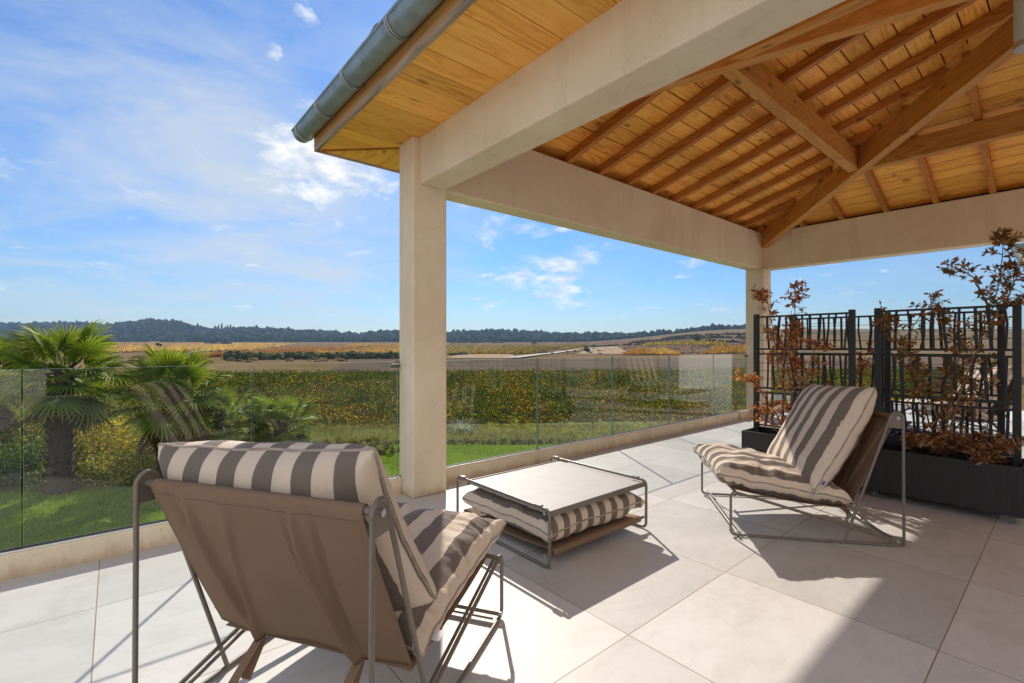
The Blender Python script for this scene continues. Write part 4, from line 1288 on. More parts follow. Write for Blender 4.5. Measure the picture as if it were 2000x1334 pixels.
# ------------------------------------------------------------------ vineyard
def vines(name, rows, tints, seed, label):
    rs = np.random.RandomState(seed)
    Cs, Hs, Sz = [], [], []
    for (p, q, dens, size, h, wid) in rows:
        L = np.linalg.norm(q - p); n = int(L * dens)
        t = rs.uniform(0, 1, n)
        dirv = (q - p) / L; nr = np.array([-dirv[1], dirv[0]])
        gapf = np.array([mnoise.noise(Vector((a_ * 0.35, p[0] * 0.2, 9.1))) for a_ in t * L]) * 0.5 + 0.62
        hh = h * np.clip(gapf + 0.35, 0.45, 1.25) * (0.80 + 0.42 * np.sin(t * L * 0.9 + rs.uniform(0, 6)) * 0.5 + 0.25 * np.sin(t * L * 2.3 + rs.uniform(0, 6)) * 0.5)
        fz = rs.uniform(0, 1, n) ** 0.65
        off = rs.normal(0, wid, n) * (1.15 - 0.5 * fz)
        xy = p + dirv * (t * L)[:, None] + nr * off[:, None]
        z = tz(xy[:, 0], xy[:, 1]) + 0.08 + fz * hh + rs.exponential(0.06, n) * (rs.uniform(0, 1, n) < 0.25)
        Cs.append(np.concatenate([xy, z[:, None]], 1)); Hs.append(fz); Sz.append(np.full(n, size))
    C = np.concatenate(Cs); H = np.concatenate(Hs); S = np.concatenate(Sz)
    n = len(C)
    A = unit(rs.normal(0, 1, (n, 3)) + np.array([0, 0, -0.35])) * (S * rs.uniform(0.6, 1.25, n))[:, None]
    Bv = unit(np.cross(A, rs.normal(0, 1, (n, 3)))) * (S * rs.uniform(0.5, 0.95, n))[:, None]
    V, Q = leaves_np(C, A, Bv)
    # colour in clumps plus per leaf scatter, with backlit glow and shade painted in
    cl = np.array([mnoise.noise(Vector((c[0] * 0.28, c[1] * 0.28, 0.3))) + 0.6 * mnoise.noise(Vector((c[0] * 1.1, c[1] * 1.1, 4.0))) for c in C])
    cl = cl * 0.60 + 0.44 + np.clip((30 - (C[:, 0] * FW[0] + C[:, 1] * FW[1])) / 40, -0.12, 0.18) + rs.normal(0, 0.22, n) - 0.10 * (H - 0.5)
    tt = np.array(tints)
    k = np.clip((cl * len(tt)).astype(int), 0, len(tt) - 1)
    col = tt[k] * np.where(rs.uniform(0, 1, (n, 1)) < 0.66, rs.uniform(0.35, 0.9, (n, 1)), rs.uniform(1.4, 2.7, (n, 1)))
    o = np_mesh(name, V, Q, M['leaf_vine'], col=np.repeat(col, 4, 0))
    tag(o, label, None, None, 'stuff')
    return o
AUT = [(0.035, 0.06, 0.008), (0.065, 0.095, 0.010), (0.11, 0.125, 0.012), (0.17, 0.155, 0.015), (0.26, 0.19, 0.018), (0.24, 0.12, 0.016), (0.15, 0.045, 0.012)]
rows = []
d = 22.6; i = 0
while d < 72:
    pxl, pxr = -150, 1800
    dn = d
    a = at(pxl, d * 0.98); b_ = at(pxr, d * 1.22)
    dens = 140 if d < 30 else (105 if d < 42 else (60 if d < 56 else 50))
    size = 0.062 if d < 30 else (0.07 if d < 42 else (0.09 if d < 56 else 0.10))
    ff = 1.0 if d < 54 else max(0.22, 1.0 - (d - 54) / 22)
    rows.append((a, b_, dens * ff, size, (0.85 if d < 40 else 0.95) * (0.5 + 0.5 * ff), 0.36))
    d += 1.7 if d < 36 else 2.1
vines('vineyard', rows, AUT, 5, 'autumn vineyard of green, yellow and russet vines beyond the lawn')
sheet('vineyard_soil', [at(-250, 22.6), at(1900, 29), at(1900, 90), at(-250, 72)], 0.06, M['vine_soil'], 30)

# far fields: rows of vines as low ragged strips on the slope
def field(name, corners, tints, nrow, h, seed, label, lift=0.15):
    c = [np.array(p, float) for p in corners]       # near-left, near-right, far-right, far-left
    rs = np.random.RandomState(seed)
    Vs, Qs, Cl = [], [], []
    o = 0; ns = 46
    tt = np.array(tints)
    for r_ in range(nrow):
        f = (r_ + 0.5) / nrow
        a = c[0] * (1 - f) + c[1] * f; b_ = c[3] * (1 - f) + c[2] * f
        t = np.linspace(0, 1, ns)
        p = a + (b_ - a) * t[:, None]
        dirv = unit((b_ - a)[None])[0]; nr = np.array([-dirv[1], dirv[0]])
        wd = np.linalg.norm(c[1] - c[0]) / nrow * 0.44
        hh = h * rs.uniform(0.55, 1.2, ns)
        z = tz(p[:, 0], p[:, 1]) + lift
        L_ = np.concatenate([p - nr * wd * rs.uniform(0.7, 1.2, (ns, 1)), z[:, None]], 1)
        T_ = np.concatenate([p + rs.normal(0, wd * 0.3, (ns, 2)), (z + hh)[:, None]], 1)
        R_ = np.concatenate([p + nr * wd * rs.uniform(0.7, 1.2, (ns, 1)), z[:, None]], 1)
        V = np.stack([L_, T_, R_], 1).reshape(-1, 3)
        k = np.arange(ns - 1)[:, None] * 3 + o
        Qs.append(k + np.array([[0, 3, 4, 1]])); Qs.append(k + np.array([[1, 4, 5, 2]]))
        Vs.append(V)
        base = tt[rs.randint(0, len(tt))]
        cc = (base * 0.5 + tt[rs.randint(0, len(tt), ns)] * 0.5) * rs.uniform(0.45, 1.25, (ns, 1))
        Cl.append(np.repeat(cc, 3, 0))
        o += 3 * ns
    ob = np_mesh(name, np.concatenate(Vs), np.concatenate(Qs), M['leaf_vine'], col=np.concatenate(Cl))
    tag(ob, label, None, None, 'stuff')
    return ob
GOLD = [(0.62, 0.36, 0.018), (0.74, 0.46, 0.022), (0.52, 0.27, 0.016)]
ORANGE = [(0.56, 0.24, 0.014), (0.66, 0.32, 0.018), (0.42, 0.16, 0.012)]
OLIVE = [(0.55, 0.40, 0.018), (0.70, 0.47, 0.02), (0.36, 0.30, 0.018)]
def quad(l0, r0, y0, l1, r1, y1, dy0=0, dy1=0):
    return [hit(l0, y0), hit(r0, y0 + dy0), hit(r1, y1 + dy1), hit(l1, y1)]
FIELDS = [
 (quad(1060, 1130, 682, 1100, 1160, 674, 0, 0), OLIVE, 22, 'far yellow vineyard patch behind the tan field'),
 (quad(1250, 1420, 676, 1270, 1420, 671, 0, 0), OLIVE, 26, 'thin yellow vineyard strip half way up the terraced slope'),
 (quad(430, 560, 702, 520, 700, 696, 0, -1), OLIVE, 34, 'yellow green strip of vines before the dark hedge'),
 (quad(375, 560, 699, 560, 760, 679, -5, -2), ORANGE, 60, 'orange vineyard slope left of the near pillar'),
 (quad(560, 800, 692, 690, 820, 672, -1, 0), GOLD, 60, 'bright golden vineyard slope below the wooded hill'),
 (quad(150, 480, 690, 180, 580, 669, -5, 2), GOLD, 70, 'golden vineyard behind the palms below the wooded hill'),
 (quad(850, 1040, 693, 880, 1110, 671, -2, 6), OLIVE, 60, 'yellow green vineyard right of the near pillar'),
 (quad(1215, 1330, 694, 1235, 1300, 683, 0, 0), GOLD, 26, 'small golden vineyard below the terraced slope'),
 (quad(1370, 1520, 692, 1395, 1540, 678, -1, 0), GOLD, 34, 'small golden vineyard beside the far pillar'),
]
for i, (q, tn, nr_, lab) in enumerate(FIELDS):
    sheet('field', q, 0.10, M['brown_field'], 14)
    field('vineyard', q, tn, nr_, 1.5, 40 + i, lab)
sheet('field', quad(1125, 1235, 692, 1155, 1205, 676), 0.25, M['tan_field'], 14)
sheet('field', quad(1005, 1470, 697, 1100, 1480, 668, -3, -4), 0.06, M['brown_field'], 20)
sheet('field', quad(870, 1010, 700, 900, 1000, 692), 0.12, M['tan_field'], 14)
M['fallow'] = noise_ground('fallow_soil', [(0.3, (0.085, 0.06, 0.042)), (0.5, (0.13, 0.095, 0.068)), (0.7, (0.19, 0.14, 0.10))], 0.06, 0.8)
sheet('field', [at(620, 74), at(1900, 92), at(1900, 185), at(700, 165)], 0.03, M['fallow'], 24)

def strip(name, pxs, wid, lift, mat):
    pts = [hit(*p) for p in pxs]
    P = []
    for i in range(len(pts) - 1):
        for k in range(10): P.append(pts[i] + (pts[i + 1] - pts[i]) * k / 10)
    P.append(pts[-1]); P = np.array(P)
    tg = unit(np.gradient(P, axis=0)); nr = np.stack([-tg[:, 1], tg[:, 0]], 1)
    a = P - nr * wid / 2; b_ = P + nr * wid / 2
    V = np.concatenate([np.stack([a[:, 0], a[:, 1], tz(a[:, 0], a[:, 1]) + lift], 1), np.stack([b_[:, 0], b_[:, 1], tz(b_[:, 0], b_[:, 1]) + lift], 1)])
    n = len(P); i = np.arange(n - 1)
    Q = np.stack([i, i + 1, n + i + 1, n + i], 1)
    return structure(np_mesh(name, V, Q, mat))
strip('path', [(1000, 701), (1050, 694), (1090, 689), (1130, 683), (1180, 679)], 5, 0.5, M['road'])
strip('path', [(380, 688), (420, 683), (470, 680)], 6, 0.5, M['road'])
strip('path', [(560, 690), (640, 684), (700, 680)], 6, 0.5, M['road'])

# ------------------------------------------------------------------ trees and bushes far away
def ico():
    import bmesh
    bm = bmesh.new(); bmesh.ops.create_icosphere(bm, subdivisions=2, radius=1)
    V = np.array([v.co[:] for v in bm.verts]); F = np.array([[v.index for v in f.verts] for f in bm.faces]); bm.free()
    return V, F
IV, IF = ico()
def crowns(name, pts, rad, hgt, tints, seed, label=None, parent=None, jit=0.22, kind='stuff', mat=None):
    rs = np.random.RandomState(seed)
    n = len(pts); nv = len(IV)
    V = np.repeat(IV[None], n, 0) * (1 + rs.normal(0, jit, (n, nv, 1)))
    V = V * np.stack([rad, rad, hgt], 1)[:, None]
    V = V + pts[:, None]
    F = (IF[None] + (np.arange(n) * nv)[:, None, None]).reshape(-1, 3)
    tt = np.array(tints)
    base = tt[rs.randint(0, len(tt), n)] * rs.uniform(0.7, 1.3, (n, 1))
    col = (base[:, None] * rs.uniform(0.75, 1.25, (n, nv, 1))).reshape(-1, 3)
    o = np_mesh(name, V.reshape(-1, 3), F, mat or M['tree_far'], parent, col=col)
    if kind: tag(o, label, None, None, kind)
    return o
GREEN = [(0.020, 0.038, 0.018), (0.032, 0.052, 0.022), (0.015, 0.030, 0.015), (0.045, 0.06, 0.022)]
rs = np.random.RandomState(8)
def forest():
    pts, rad, hg = [], [], []
    for k in range(5200):
        px = rs.uniform(-350, 1480); d = rs.uniform(1010, 1570)
        p = at(px, d)
        z = float(tz(p[0], p[1]))
        r_ = rs.uniform(3.5, 7.0)
        h = r_ * rs.uniform(0.7, 1.3)
        pts.append((p[0], p[1], z + h * 0.6)); rad.append(r_); hg.append(h)
    for k in range(260):      # taller pines on the skyline
        px = rs.uniform(-350, 1420); d = rs.uniform(1470, 1520)
        p = at(px, d); z = float(tz(p[0], p[1])); h = rs.uniform(4.5, 9.5)
        pts.append((p[0], p[1], z + h * 0.6)); rad.append(h * rs.uniform(0.35, 0.8)); hg.append(h)
    crowns('forest', np.array(pts), np.array(rad), np.array(hg), GREEN, 3, 'dark wooded hills along the horizon')
forest()
for i, px in enumerate((420, 427, 433, 440, 444, 450, 455)):
    p = at(px, 1440); z = float(tz(p[0], p[1]))
    root = empty('cypress_tree', (p[0], p[1], z))
    tag(root, 'tiny dark cypress in the cluster on the wooded ridge', 'tree', 'cypresses on the ridge')
    hh = 5 + 2 * (i % 3)
    crowns('crown', np.array([[0, 0, hh + 5]]), np.array([2.6]), np.array([hh]), GREEN[:1], 60 + i, parent=root, kind=None)
    b = MB(); b.cyl((0, 0, -2), (0, 0, hh), 0.5, 6); b.build('trunk', M['bark'], root)
sheet('forest_floor', [at(-600, 1000), at(1500, 1000), at(1500, 1600), at(-600, 1600)], 0.3, M['forest_floor'], 60)
# hedge of bushes at the foot of the golden fields
hp_ = []; hr = []; hh = []
for k in range(150):
    f = rs.uniform(0, 1); px = 452 + 330 * f; dd = hit(452, 703) * (1 - f) + hit(782, 700.5) * f
    z = float(tz(dd[0], dd[1])); r_ = rs.uniform(0.8, 1.9)
    hp_.append((dd[0] + rs.normal(0, 1), dd[1] + rs.normal(0, 1), z + r_ * 0.5)); hr.append(r_); hh.append(r_ * 0.8)
o = crowns('hedge', np.array(hp_), np.array(hr), np.array(hh), [(0.06, 0.08, 0.03), (0.09, 0.10, 0.04), (0.045, 0.06, 0.025)], 4, kind=None)
tag(o, 'line of dark green bushes along the edge of the dry field', 'hedge')
def far_tree(px, py, h, label):
    p = hit(px, py); z = float(tz(p[0], p[1]))
    root = empty('tree', (p[0], p[1], z)); tag(root, label, 'tree')
    n = 9
    pts = np.array([(rs.normal(0, h * 0.22), rs.normal(0, h * 0.22), h * rs.uniform(0.45, 0.85)) for _ in range(n)])
    crowns('crown', pts, np.full(n, h * 0.26), np.full(n, h * 0.22), [(0.04, 0.055, 0.025), (0.03, 0.045, 0.02)], int(px), parent=root, kind=None)
    b = MB(); b.cyl((0, 0, -0.3), (0, 0, h * 0.6), h * 0.04, 8); b.build('trunk', M['bark'], root)
far_tree(1050, 672, 9, 'lone dark round tree above the yellow green vineyard')
far_tree(1042, 673, 5, 'smaller dark tree beside the lone round tree')
far_tree(1146, 690, 3.5, 'small dark bush tree beside the tan field')
far_tree(1360, 668, 5, 'small dark tree on the terraced slope left of the far pillar')
far_tree(310, 679, 5, 'small dark tree in the golden vineyard behind the palms')
def scrub(n, px0, px1, py0, py1, r0, tints, seed, label):
    rs_ = np.random.RandomState(seed); P = []; rr_ = []
    for k in range(n):
        p = hit(rs_.uniform(px0, px1), rs_.uniform(py0, py1))
        p = p + rs_.normal(0, 6, 2)
        r_ = r0 * rs_.uniform(0.4, 1.4); P.append((p[0], p[1], float(tz(p[0], p[1])) + r_ * 0.2)); rr_.append(r_)
    rr_ = np.array(rr_)
    o = crowns('scrub', np.array(P), rr_ * 1.5, rr_ * 0.8, tints, seed, label)
scrub(420, 900, 1480, 664, 692, 0.7, [(0.13, 0.085, 0.045), (0.16, 0.105, 0.055), (0.10, 0.075, 0.035)], 91, 'brown scrub scattered over the dry land on the right')
scrub(250, 150, 790, 667, 708, 0.7, [(0.14, 0.10, 0.05), (0.10, 0.085, 0.035), (0.22, 0.15, 0.07)], 92, 'dry tufts scattered between the golden vineyards')
def hedgerow(px0, py0, px1, py1, r0, n, seed, label):
    rs_ = np.random.RandomState(seed)
    a, b_ = hit(px0, py0), hit(px1, py1)
    f = rs_.uniform(0, 1, n)
    p = a + (b_ - a) * f[:, None] + rs_.normal(0, r0 * 0.5, (n, 2))
    r_ = r0 * rs_.uniform(0.5, 1.3, n)
    pts = np.concatenate([p, (tz(p[:, 0], p[:, 1]) + r_ * 0.3)[:, None]], 1)
    o = crowns('hedge', pts, r_ * 1.4, r_, [(0.05, 0.05, 0.025), (0.08, 0.065, 0.035), (0.035, 0.04, 0.02)], seed, kind=None)
    tag(o, label, 'hedge', None)
hedgerow(1300, 661, 1475, 656, 1.6, 90, 71, 'topmost dark hedgerow on the terraced slope beside the far pillar')
hedgerow(1230, 671, 1475, 663, 1.7, 110, 72, 'middle dark hedgerow on the terraced slope')
hedgerow(1130, 679, 1475, 671, 1.4, 110, 73, 'lowest dark hedgerow on the terraced slope above the small vineyards')
hedgerow(880, 669.5, 1000, 670, 2.0, 40, 74, 'dark hedgerow behind the yellow green vineyard')
hedgerow(880, 694, 910, 693, 0.9, 20, 75, 'short dark hedge at the foot of the yellow green vineyard')
hedgerow(400, 671, 450, 673, 3.0, 30, 76, 'clump of dark bushes at the foot of the wooded hill')

# ------------------------------------------------------------------ palms
def frond_mesh(seed, Rr, pet):
    """fan leaf: petiole along +x from the crown, fan opening at its end"""
    rs = np.random.RandomState(seed)
    V, T, Cl = [], [], []
    n = 34
    dark = np.array([0.045, 0.085, 0.012]); lite = np.array([0.22, 0.29, 0.03]); tip = np.array([0.50, 0.43, 0.10])
    for i in range(n):
        a = R(-150) + R(300) * (i + 0.5) / n
        L = Rr * (0.72 + 0.28 * math.cos(a * 0.62)) * rs.uniform(0.93, 1.05)
        w = Rr * 0.034
        droop = rs.uniform(0.08, 0.45) * L
        ca, sa = math.cos(a), math.sin(a)
        fold = 0.018
        def pt(t, off, dz): 
            x = pet + ca * L * t - sa * off; y = sa * L * t + ca * off
            z = 0.10 * math.cos(a) * t - 0.10 * abs(math.sin(a)) * t * L - droop * max(0, t - 0.45) ** 1.5 * 2.2 + dz
            return (x, y, z)
        o = len(V)
        V += [pt(0.02, 0, 0), pt(0.5, -w, 0.0), pt(0.5, 0, fold), pt(0.5, w, 0.0), pt(0.78, -w * 0.55, 0), pt(0.78, 0, fold * 0.7), pt(0.78, w * 0.55, 0), pt(1.0, 0, 0)]
        T += [(o, o + 1, o + 2), (o, o + 2, o + 3), (o + 1, o + 4, o + 5), (o + 1, o + 5, o + 2), (o + 2, o + 5, o + 6), (o + 2, o + 6, o + 3), (o + 4, o + 7, o + 5), (o + 5, o + 7, o + 6)]
        c = dark * 0.4 + lite * 0.6
        g = rs.uniform(0.8, 1.2)
        Cl += [dark * g, c * g, c * g, c * g, lite * g, lite * g, lite * g, tip * g]
    # petiole
    o = len(V); m = 6
    for k in range(m):
        t = k / (m - 1)
        z = -0.03 * math.sin(PI * t)
        w = 0.018 * (1 - 0.5 * t)
        V += [(pet * t, -w, z), (pet * t, w, z), (pet * t, 0, z - w)]
        Cl += [np.array([0.12, 0.14, 0.03])] * 3
    for k in range(m - 1):
        p = o + 3 * k
        for (x1, x2) in ((0, 1), (1, 2), (2, 0)):
            T += [(p + x1, p + x2, p + 3 + x2), (p + x1, p + 3 + x2, p + 3 + x1)]
    me_o = np_mesh('frond', np.array(V), np.array(T), M['leaf_palm'], col=np.array(Cl))
    me = me_o.data
    bpy.data.objects.remove(me_o)
    return me
FM = [frond_mesh(s, 0.64, 0.66) for s in (1, 2, 3)] 
def dead_frond(seed):
    me = FM[0].copy(); 
    at_ = me.attributes['tint']; n = len(at_.data)
    r_ = np.random.RandomState(seed)
    c = np.ones((n, 4), np.float32); c[:, :3] = np.array([0.13, 0.095, 0.05]) * r_.uniform(0.6, 1.2, (n, 1))
    at_.data.foreach_set('color', c.ravel())
    return me
DM = dead_frond(2)
def palm(px, d, hcrown, scale, nf, label, seed, lean=(0, 0), dead=5):
    rs = np.random.RandomState(seed)
    p = at(px, d); z = float(tz(p[0], p[1]))
    root = empty('fan_palm', (p[0], p[1], z))
    tag(root, label, 'palm', 'fan palms on the lawn')
    b = MB(); n = 26; pts = []; rad = []
    for i in range(n):
        t = i / (n - 1)
        pts.append((lean[0] * t * t, lean[1] * t * t, hcrown * t))
        rad.append(scale * (0.21 - 0.06 * t + 0.03 * (i % 2)) * (1.25 if t < 0.08 else 1))
    b.tube(pts, 0.2, 12, radii=rad)
    rg = random.Random(seed)
    for i in range(int(70 * hcrown / 3)):      # old leaf bases
        t = rg.uniform(0.1, 1.0); a = rg.uniform(0, 2 * PI)
        c = Vector((lean[0] * t * t, lean[1] * t * t, hcrown * t)); r_ = scale * 0.17
        q = c + Vector((math.cos(a) * r_, math.sin(a) * r_, 0))
        b.bar(q, q + Vector((math.cos(a) * 0.11, math.sin(a) * 0.11, 0.15)) * scale, 0.05 * scale, 0.02 * scale, up=(math.cos(a), math.sin(a), 0.1))
    b.build('trunk', M['bark'], root)
    top = Vector((lean[0], lean[1], hcrown))
    for i in range(nf + dead):
        isd = i >= nf
        f = (i + 0.5) / nf
        az = i * 2.399 + rs.uniform(-0.25, 0.25)
        el = R(84) - R(142) * f ** 0.9 + rs.uniform(-0.1, 0.1)
        if isd: el = R(-62) + rs.uniform(-0.2, 0.2)
        o = bpy.data.objects.new('frond', DM if isd else FM[i % 3])
        link(o, root)
        o.location = top + Vector((math.cos(az) * 0.06, math.sin(az) * 0.06, -0.25 * f * scale - (0.25 if isd else 0)))
        o.rotation_euler = (rs.uniform(-0.35, 0.35), -el, az)
        s = scale * rs.uniform(0.88, 1.12) * (0.8 if i < 4 else 1)
        o.scale = (s, s, s)
    return root
palm(118, 13.9, 3.65, 1.32, 34, 'tallest fan palm with a thick dark trunk, behind the left glass panels', 1, (0.1, 0.0), 7)
palm(-30, 15.2, 3.45, 1.32, 32, 'fan palm cut off by the left edge of the photo', 2, (0, 0), 6)
palm(325, 15.3, 2.95, 1.38, 36, 'broad fan palm behind the near chair, second from the left', 3, (0.25, -0.1), 8)
palm(418, 16.2, 1.95, 1.0, 20, 'pale green young fan palm between the broad palm and the twin palms', 4, (0.2, 0.1), 2)
palm(500, 18.3, 1.5, 1.0, 22, 'left of the two small fan palms standing close together', 5, (-0.1, 0), 2)
palm(540, 18.6, 1.3, 1.15, 24, 'right of the two small fan palms, with the wider crown', 6, (0.25, 0), 2)

# ------------------------------------------------------------------ garden shrubs
def bush(name, px0, px1, d0, d1, h, n, leaf, tints, seed, label, cat='shrub', group=None, ground=0.0):
    rs = np.random.RandomState(seed)
    c = at((px0 + px1) / 2, (d0 + d1) / 2); z0 = float(tz(c[0], c[1]))
    root = empty(name, (c[0], c[1], z0)); tag(root, label, cat, group)
    ncl = max(8, int(n / (40 if h < 0.3 else 90))); 
    cpx = rs.uniform(px0, px1, ncl); cd = rs.uniform(d0, d1, ncl); ch = h * rs.uniform(0.15, 0.85, ncl)
    P = []
    for k in range(ncl):
        m = n // ncl
        q = at(cpx[k], cd[k])
        r_ = h * rs.uniform(0.18, 0.38)
        v = unit(rs.normal(0, 1, (m, 3))) * (r_ * rs.uniform(0.3, 1.0, (m, 1)) ** 0.6)
        v[:, 0] += q[0] - c[0]; v[:, 1] += q[1] - c[1]; v[:, 2] = v[:, 2] + ch[k]
        P.append(v)
    P = np.concatenate(P); P = P[P[:, 2] > 0.03]
    m = len(P)
    A = unit(rs.normal(0, 1, (m, 3))) * leaf * rs.uniform(0.6, 1.3, (m, 1)); Bv = unit(np.cross(A, rs.normal(0, 1, (m, 3)))) * leaf * 0.6
    V, Q = leaves_np(P, A, Bv)
    tt = np.array(tints); col = tt[rs.randint(0, len(tt), m)] * rs.uniform(0.6, 1.35, (m, 1))
    np_mesh('foliage', V, Q, M['leaf'], root, col=np.repeat(col, 4, 0))
    b = MB()
    for k in range(min(ncl, 14)):
        q = at(cpx[k], cd[k])
        b.tube([(q[0] - c[0], q[1] - c[1], 0), (q[0] - c[0] + rs.normal(0, 0.05), q[1] - c[1], ch[k])], 0.014 if h > 1 else 0.004, 5)
    b.build('stems', M['twig'] if h < 1 else M['bark'], root)
    return root
YEL = [(0.50, 0.42, 0.04), (0.62, 0.48, 0.05), (0.26, 0.30, 0.035), (0.13, 0.17, 0.02), (0.52, 0.32, 0.035)]
GRN = [(0.09, 0.15, 0.02), (0.16, 0.23, 0.028), (0.05, 0.09, 0.014), (0.26, 0.29, 0.035)]
bush('garden_shrub', 0, 150, 15.4, 17.6, 1.9, 9000, 0.05, GRN + YEL[:2], 1, 'yellow green shrub behind the trunk of the tallest palm', group='shrubs along the lawn')
bush('garden_shrub', 140, 300, 15.6, 18.0, 1.75, 12000, 0.045, YEL, 2, 'yellow leaved shrub between the tallest and the broad palm', group='shrubs along the lawn')
bush('garden_shrub', -200, 30, 14.6, 17, 2.0, 7000, 0.055, GRN, 3, 'dark green shrub at the left edge behind the cut off palm', group='shrubs along the lawn')
bush('garden_shrub', 300, 450, 17.6, 20, 1.6, 9000, 0.045, GRN + YEL[:2], 4, 'green shrub behind the broad palm, above the chair cushion', group='shrubs along the lawn')
bush('garden_shrub', 430, 600, 18.8, 21, 0.95, 8000, 0.04, GRN + YEL[:1], 5, 'low green shrub behind the two small palms', group='shrubs along the lawn')
bush('garden_shrub', -80, 88, 13.6, 15.4, 1.35, 9000, 0.05, GRN[:3], 21, 'dark undergrowth left of the tallest palm trunk', group='shrubs along the lawn')
bush('garden_shrub', 150, 300, 14.2, 15.6, 1.0, 9000, 0.042, YEL + GRN[:2], 22, 'low yellow green undergrowth right of the tallest palm trunk', group='shrubs along the lawn')
bush('garden_shrub', 330, 470, 15.9, 17.4, 0.9, 7000, 0.042, GRN, 23, 'dark low undergrowth at the foot of the broad palm', group='shrubs along the lawn')
BED = [(0.10, 0.11, 0.025), (0.16, 0.12, 0.04), (0.06, 0.075, 0.02), (0.22, 0.17, 0.06)]
bush('garden_shrub', 575, 790, 18.6, 20.2, 0.42, 6500, 0.04, BED, 6, 'low brown green creeping bed left of the near pillar', group='shrubs along the lawn')
bush('garden_shrub', 870, 1180, 20.5, 21.4, 0.20, 9000, 0.03, [(0.10, 0.12, 0.04), (0.15, 0.16, 0.06), (0.07, 0.09, 0.03)], 7, 'low dark bed along the lawn right of the near pillar', group='shrubs along the lawn')
for i, px in enumerate((960, 1000, 1035, 1110, 1180, 1250)):
    bush('weed', px - 12, px + 12, 22.2, 22.8, 0.75, 320, 0.035, [(0.38, 0.36, 0.06), (0.30, 0.33, 0.06)], 80 + i, 'small yellow weed in the tall meadow grass', 'weed', 'yellow weeds in the meadow')
# silvery ornamental grass clump beside the pillar
def tuft(px, d, h, label, seed):
    rs = np.random.RandomState(seed)
    p = at(px, d); root_z = float(tz(p[0], p[1]))
    n = 260; V, T, C = [], [], []
    for i in range(n):
        a = rs.uniform(0, 2 * PI); L = h * rs.uniform(0.6, 1.15); el = rs.uniform(0.5, 1.35); w = 0.010
        pr = None
        prev = np.array([rs.normal(0, 0.05), rs.normal(0, 0.05), 0])
        s = np.array([-math.sin(a), math.cos(a), 0]) * w
        o = len(V)
        for k in range(5):
            t = k / 4
            e_ = el - 1.5 * t * t
            if k: prev = prev + np.array([math.cos(a) * math.cos(e_), math.sin(a) * math.cos(e_), math.sin(e_)]) * L / 4
            V += [prev - s * (1 - t * 0.9), prev + s * (1 - t * 0.9)]
            C += [np.array([0.34, 0.38, 0.30]) * rs.uniform(0.7, 1.2)] * 2
            if k:
                q = o + 2 * k
                T += [(q - 2, q - 1, q + 1), (q - 2, q + 1, q)]
    o = np_mesh('ornamental_grass', np.array(V), np.array(T), M['grass'], col=np.array(C))
    o.location = (p[0], p[1], root_z)
    tag(o, label, 'grass clump')
tuft(902, 23.2, 1.25, 'silvery arching ornamental grass right beside the near pillar', 4)

# ------------------------------------------------------------------ haze
b = MB(); b.box(-2560, 2560, -2560, 2560, -5.0, 140.0)
m, nt, out = newmat('haze_air'); N = NT(nt)
pv = N.n('ShaderNodeVolumePrincipled')
pv.inputs['Color'].default_value = (0.45, 0.68, 1.0, 1)
pv.inputs['Density'].default_value = 0.00013
pv.inputs['Anisotropy'].default_value = 0.2
nt.links.new(pv.outputs[0], out.inputs['Volume'])
hz = b.build('haze', m); hz['kind'] = 'stuff'; hz['label'] = 'thin blue haze over the valley'

# ------------------------------------------------------------------ light, sky
KX, KY = 0.78, 1.22
sv = Vector((KX, KY, 1.0)).normalized()
sun_d = bpy.data.lights.new('sun', 'SUN'); sun_d.energy = 2.8; sun_d.angle = R(0.53); sun_d.color = (1.0, 0.93, 0.83)
sun = bpy.data.objects.new('sun', sun_d); COL.objects.link(sun)
sun.rotation_euler = sv.to_track_quat('Z', 'Y').to_euler()
EL = math.asin(sv.z); AZ = math.atan2(sv.x, sv.y)

w = bpy.data.worlds.new('World'); scene.world = w; w.use_nodes = True
nt = w.node_tree; nt.nodes.clear(); N = NT(nt)
out = nt.nodes.new('ShaderNodeOutputWorld')
sky = N.n('ShaderNodeTexSky'); sky.sky_type = 'NISHITA'; sky.sun_disc = False
sky.sun_elevation = EL; sky.sun_rotation = AZ; sky.altitude = 50; sky.air_density = 1.0; sky.dust_density = 0.1; sky.ozone_density = 3.0
hsv = N.n('ShaderNodeHueSaturation', i_Color=sky.outputs[0]); hsv.inputs['Saturation'].default_value = 1.18
zup = N.n('ShaderNodeSeparateXYZ', i_0=N.n('ShaderNodeTexCoord').outputs['Generated']).outputs[2]
low = N.math('POWER', 2.718, N.math('MULTIPLY', N.math('MAXIMUM', zup, 0.0), -5.5))
skyc = N.mix(1.0, hsv.outputs[0], N.mix(low, (0.62, 0.86, 1.1, 1), (0.46, 0.48, 0.55, 1)), 'MULTIPLY')
bg = N.n('ShaderNodeBackground', i_Color=skyc); bg.inputs[1].default_value = 0.068
dirv = N.n('ShaderNodeTexCoord').outputs['Generated']
s = N.n('ShaderNodeSeparateXYZ', i_0=dirv)
zz = N.math('ADD', N.math('MAXIMUM', s.outputs[2], 0.0), 0.16)
pl_ = N.n('ShaderNodeCombineXYZ', i_0=N.math('DIVIDE', s.outputs[0], zz), i_1=N.math('DIVIDE', s.outputs[1], zz)).outputs[0]
def pdir(px, py):
    v = np.array([*(FW + RT * (px - 1000) / FPX), -(py - HY) / FPX]); v = v / np.linalg.norm(v); return tuple(v)
def blob(px, py, w0, w1):
    dt = N.vmath('DOT_PRODUCT', dirv, pdir(px, py))
    return N.math('SMOOTH_MIN', N.math('DIVIDE', N.math('SUBTRACT', dt, math.cos(R(w1))), math.cos(R(w0)) - math.cos(R(w1)), clamp=True), 1.0, 0.1)
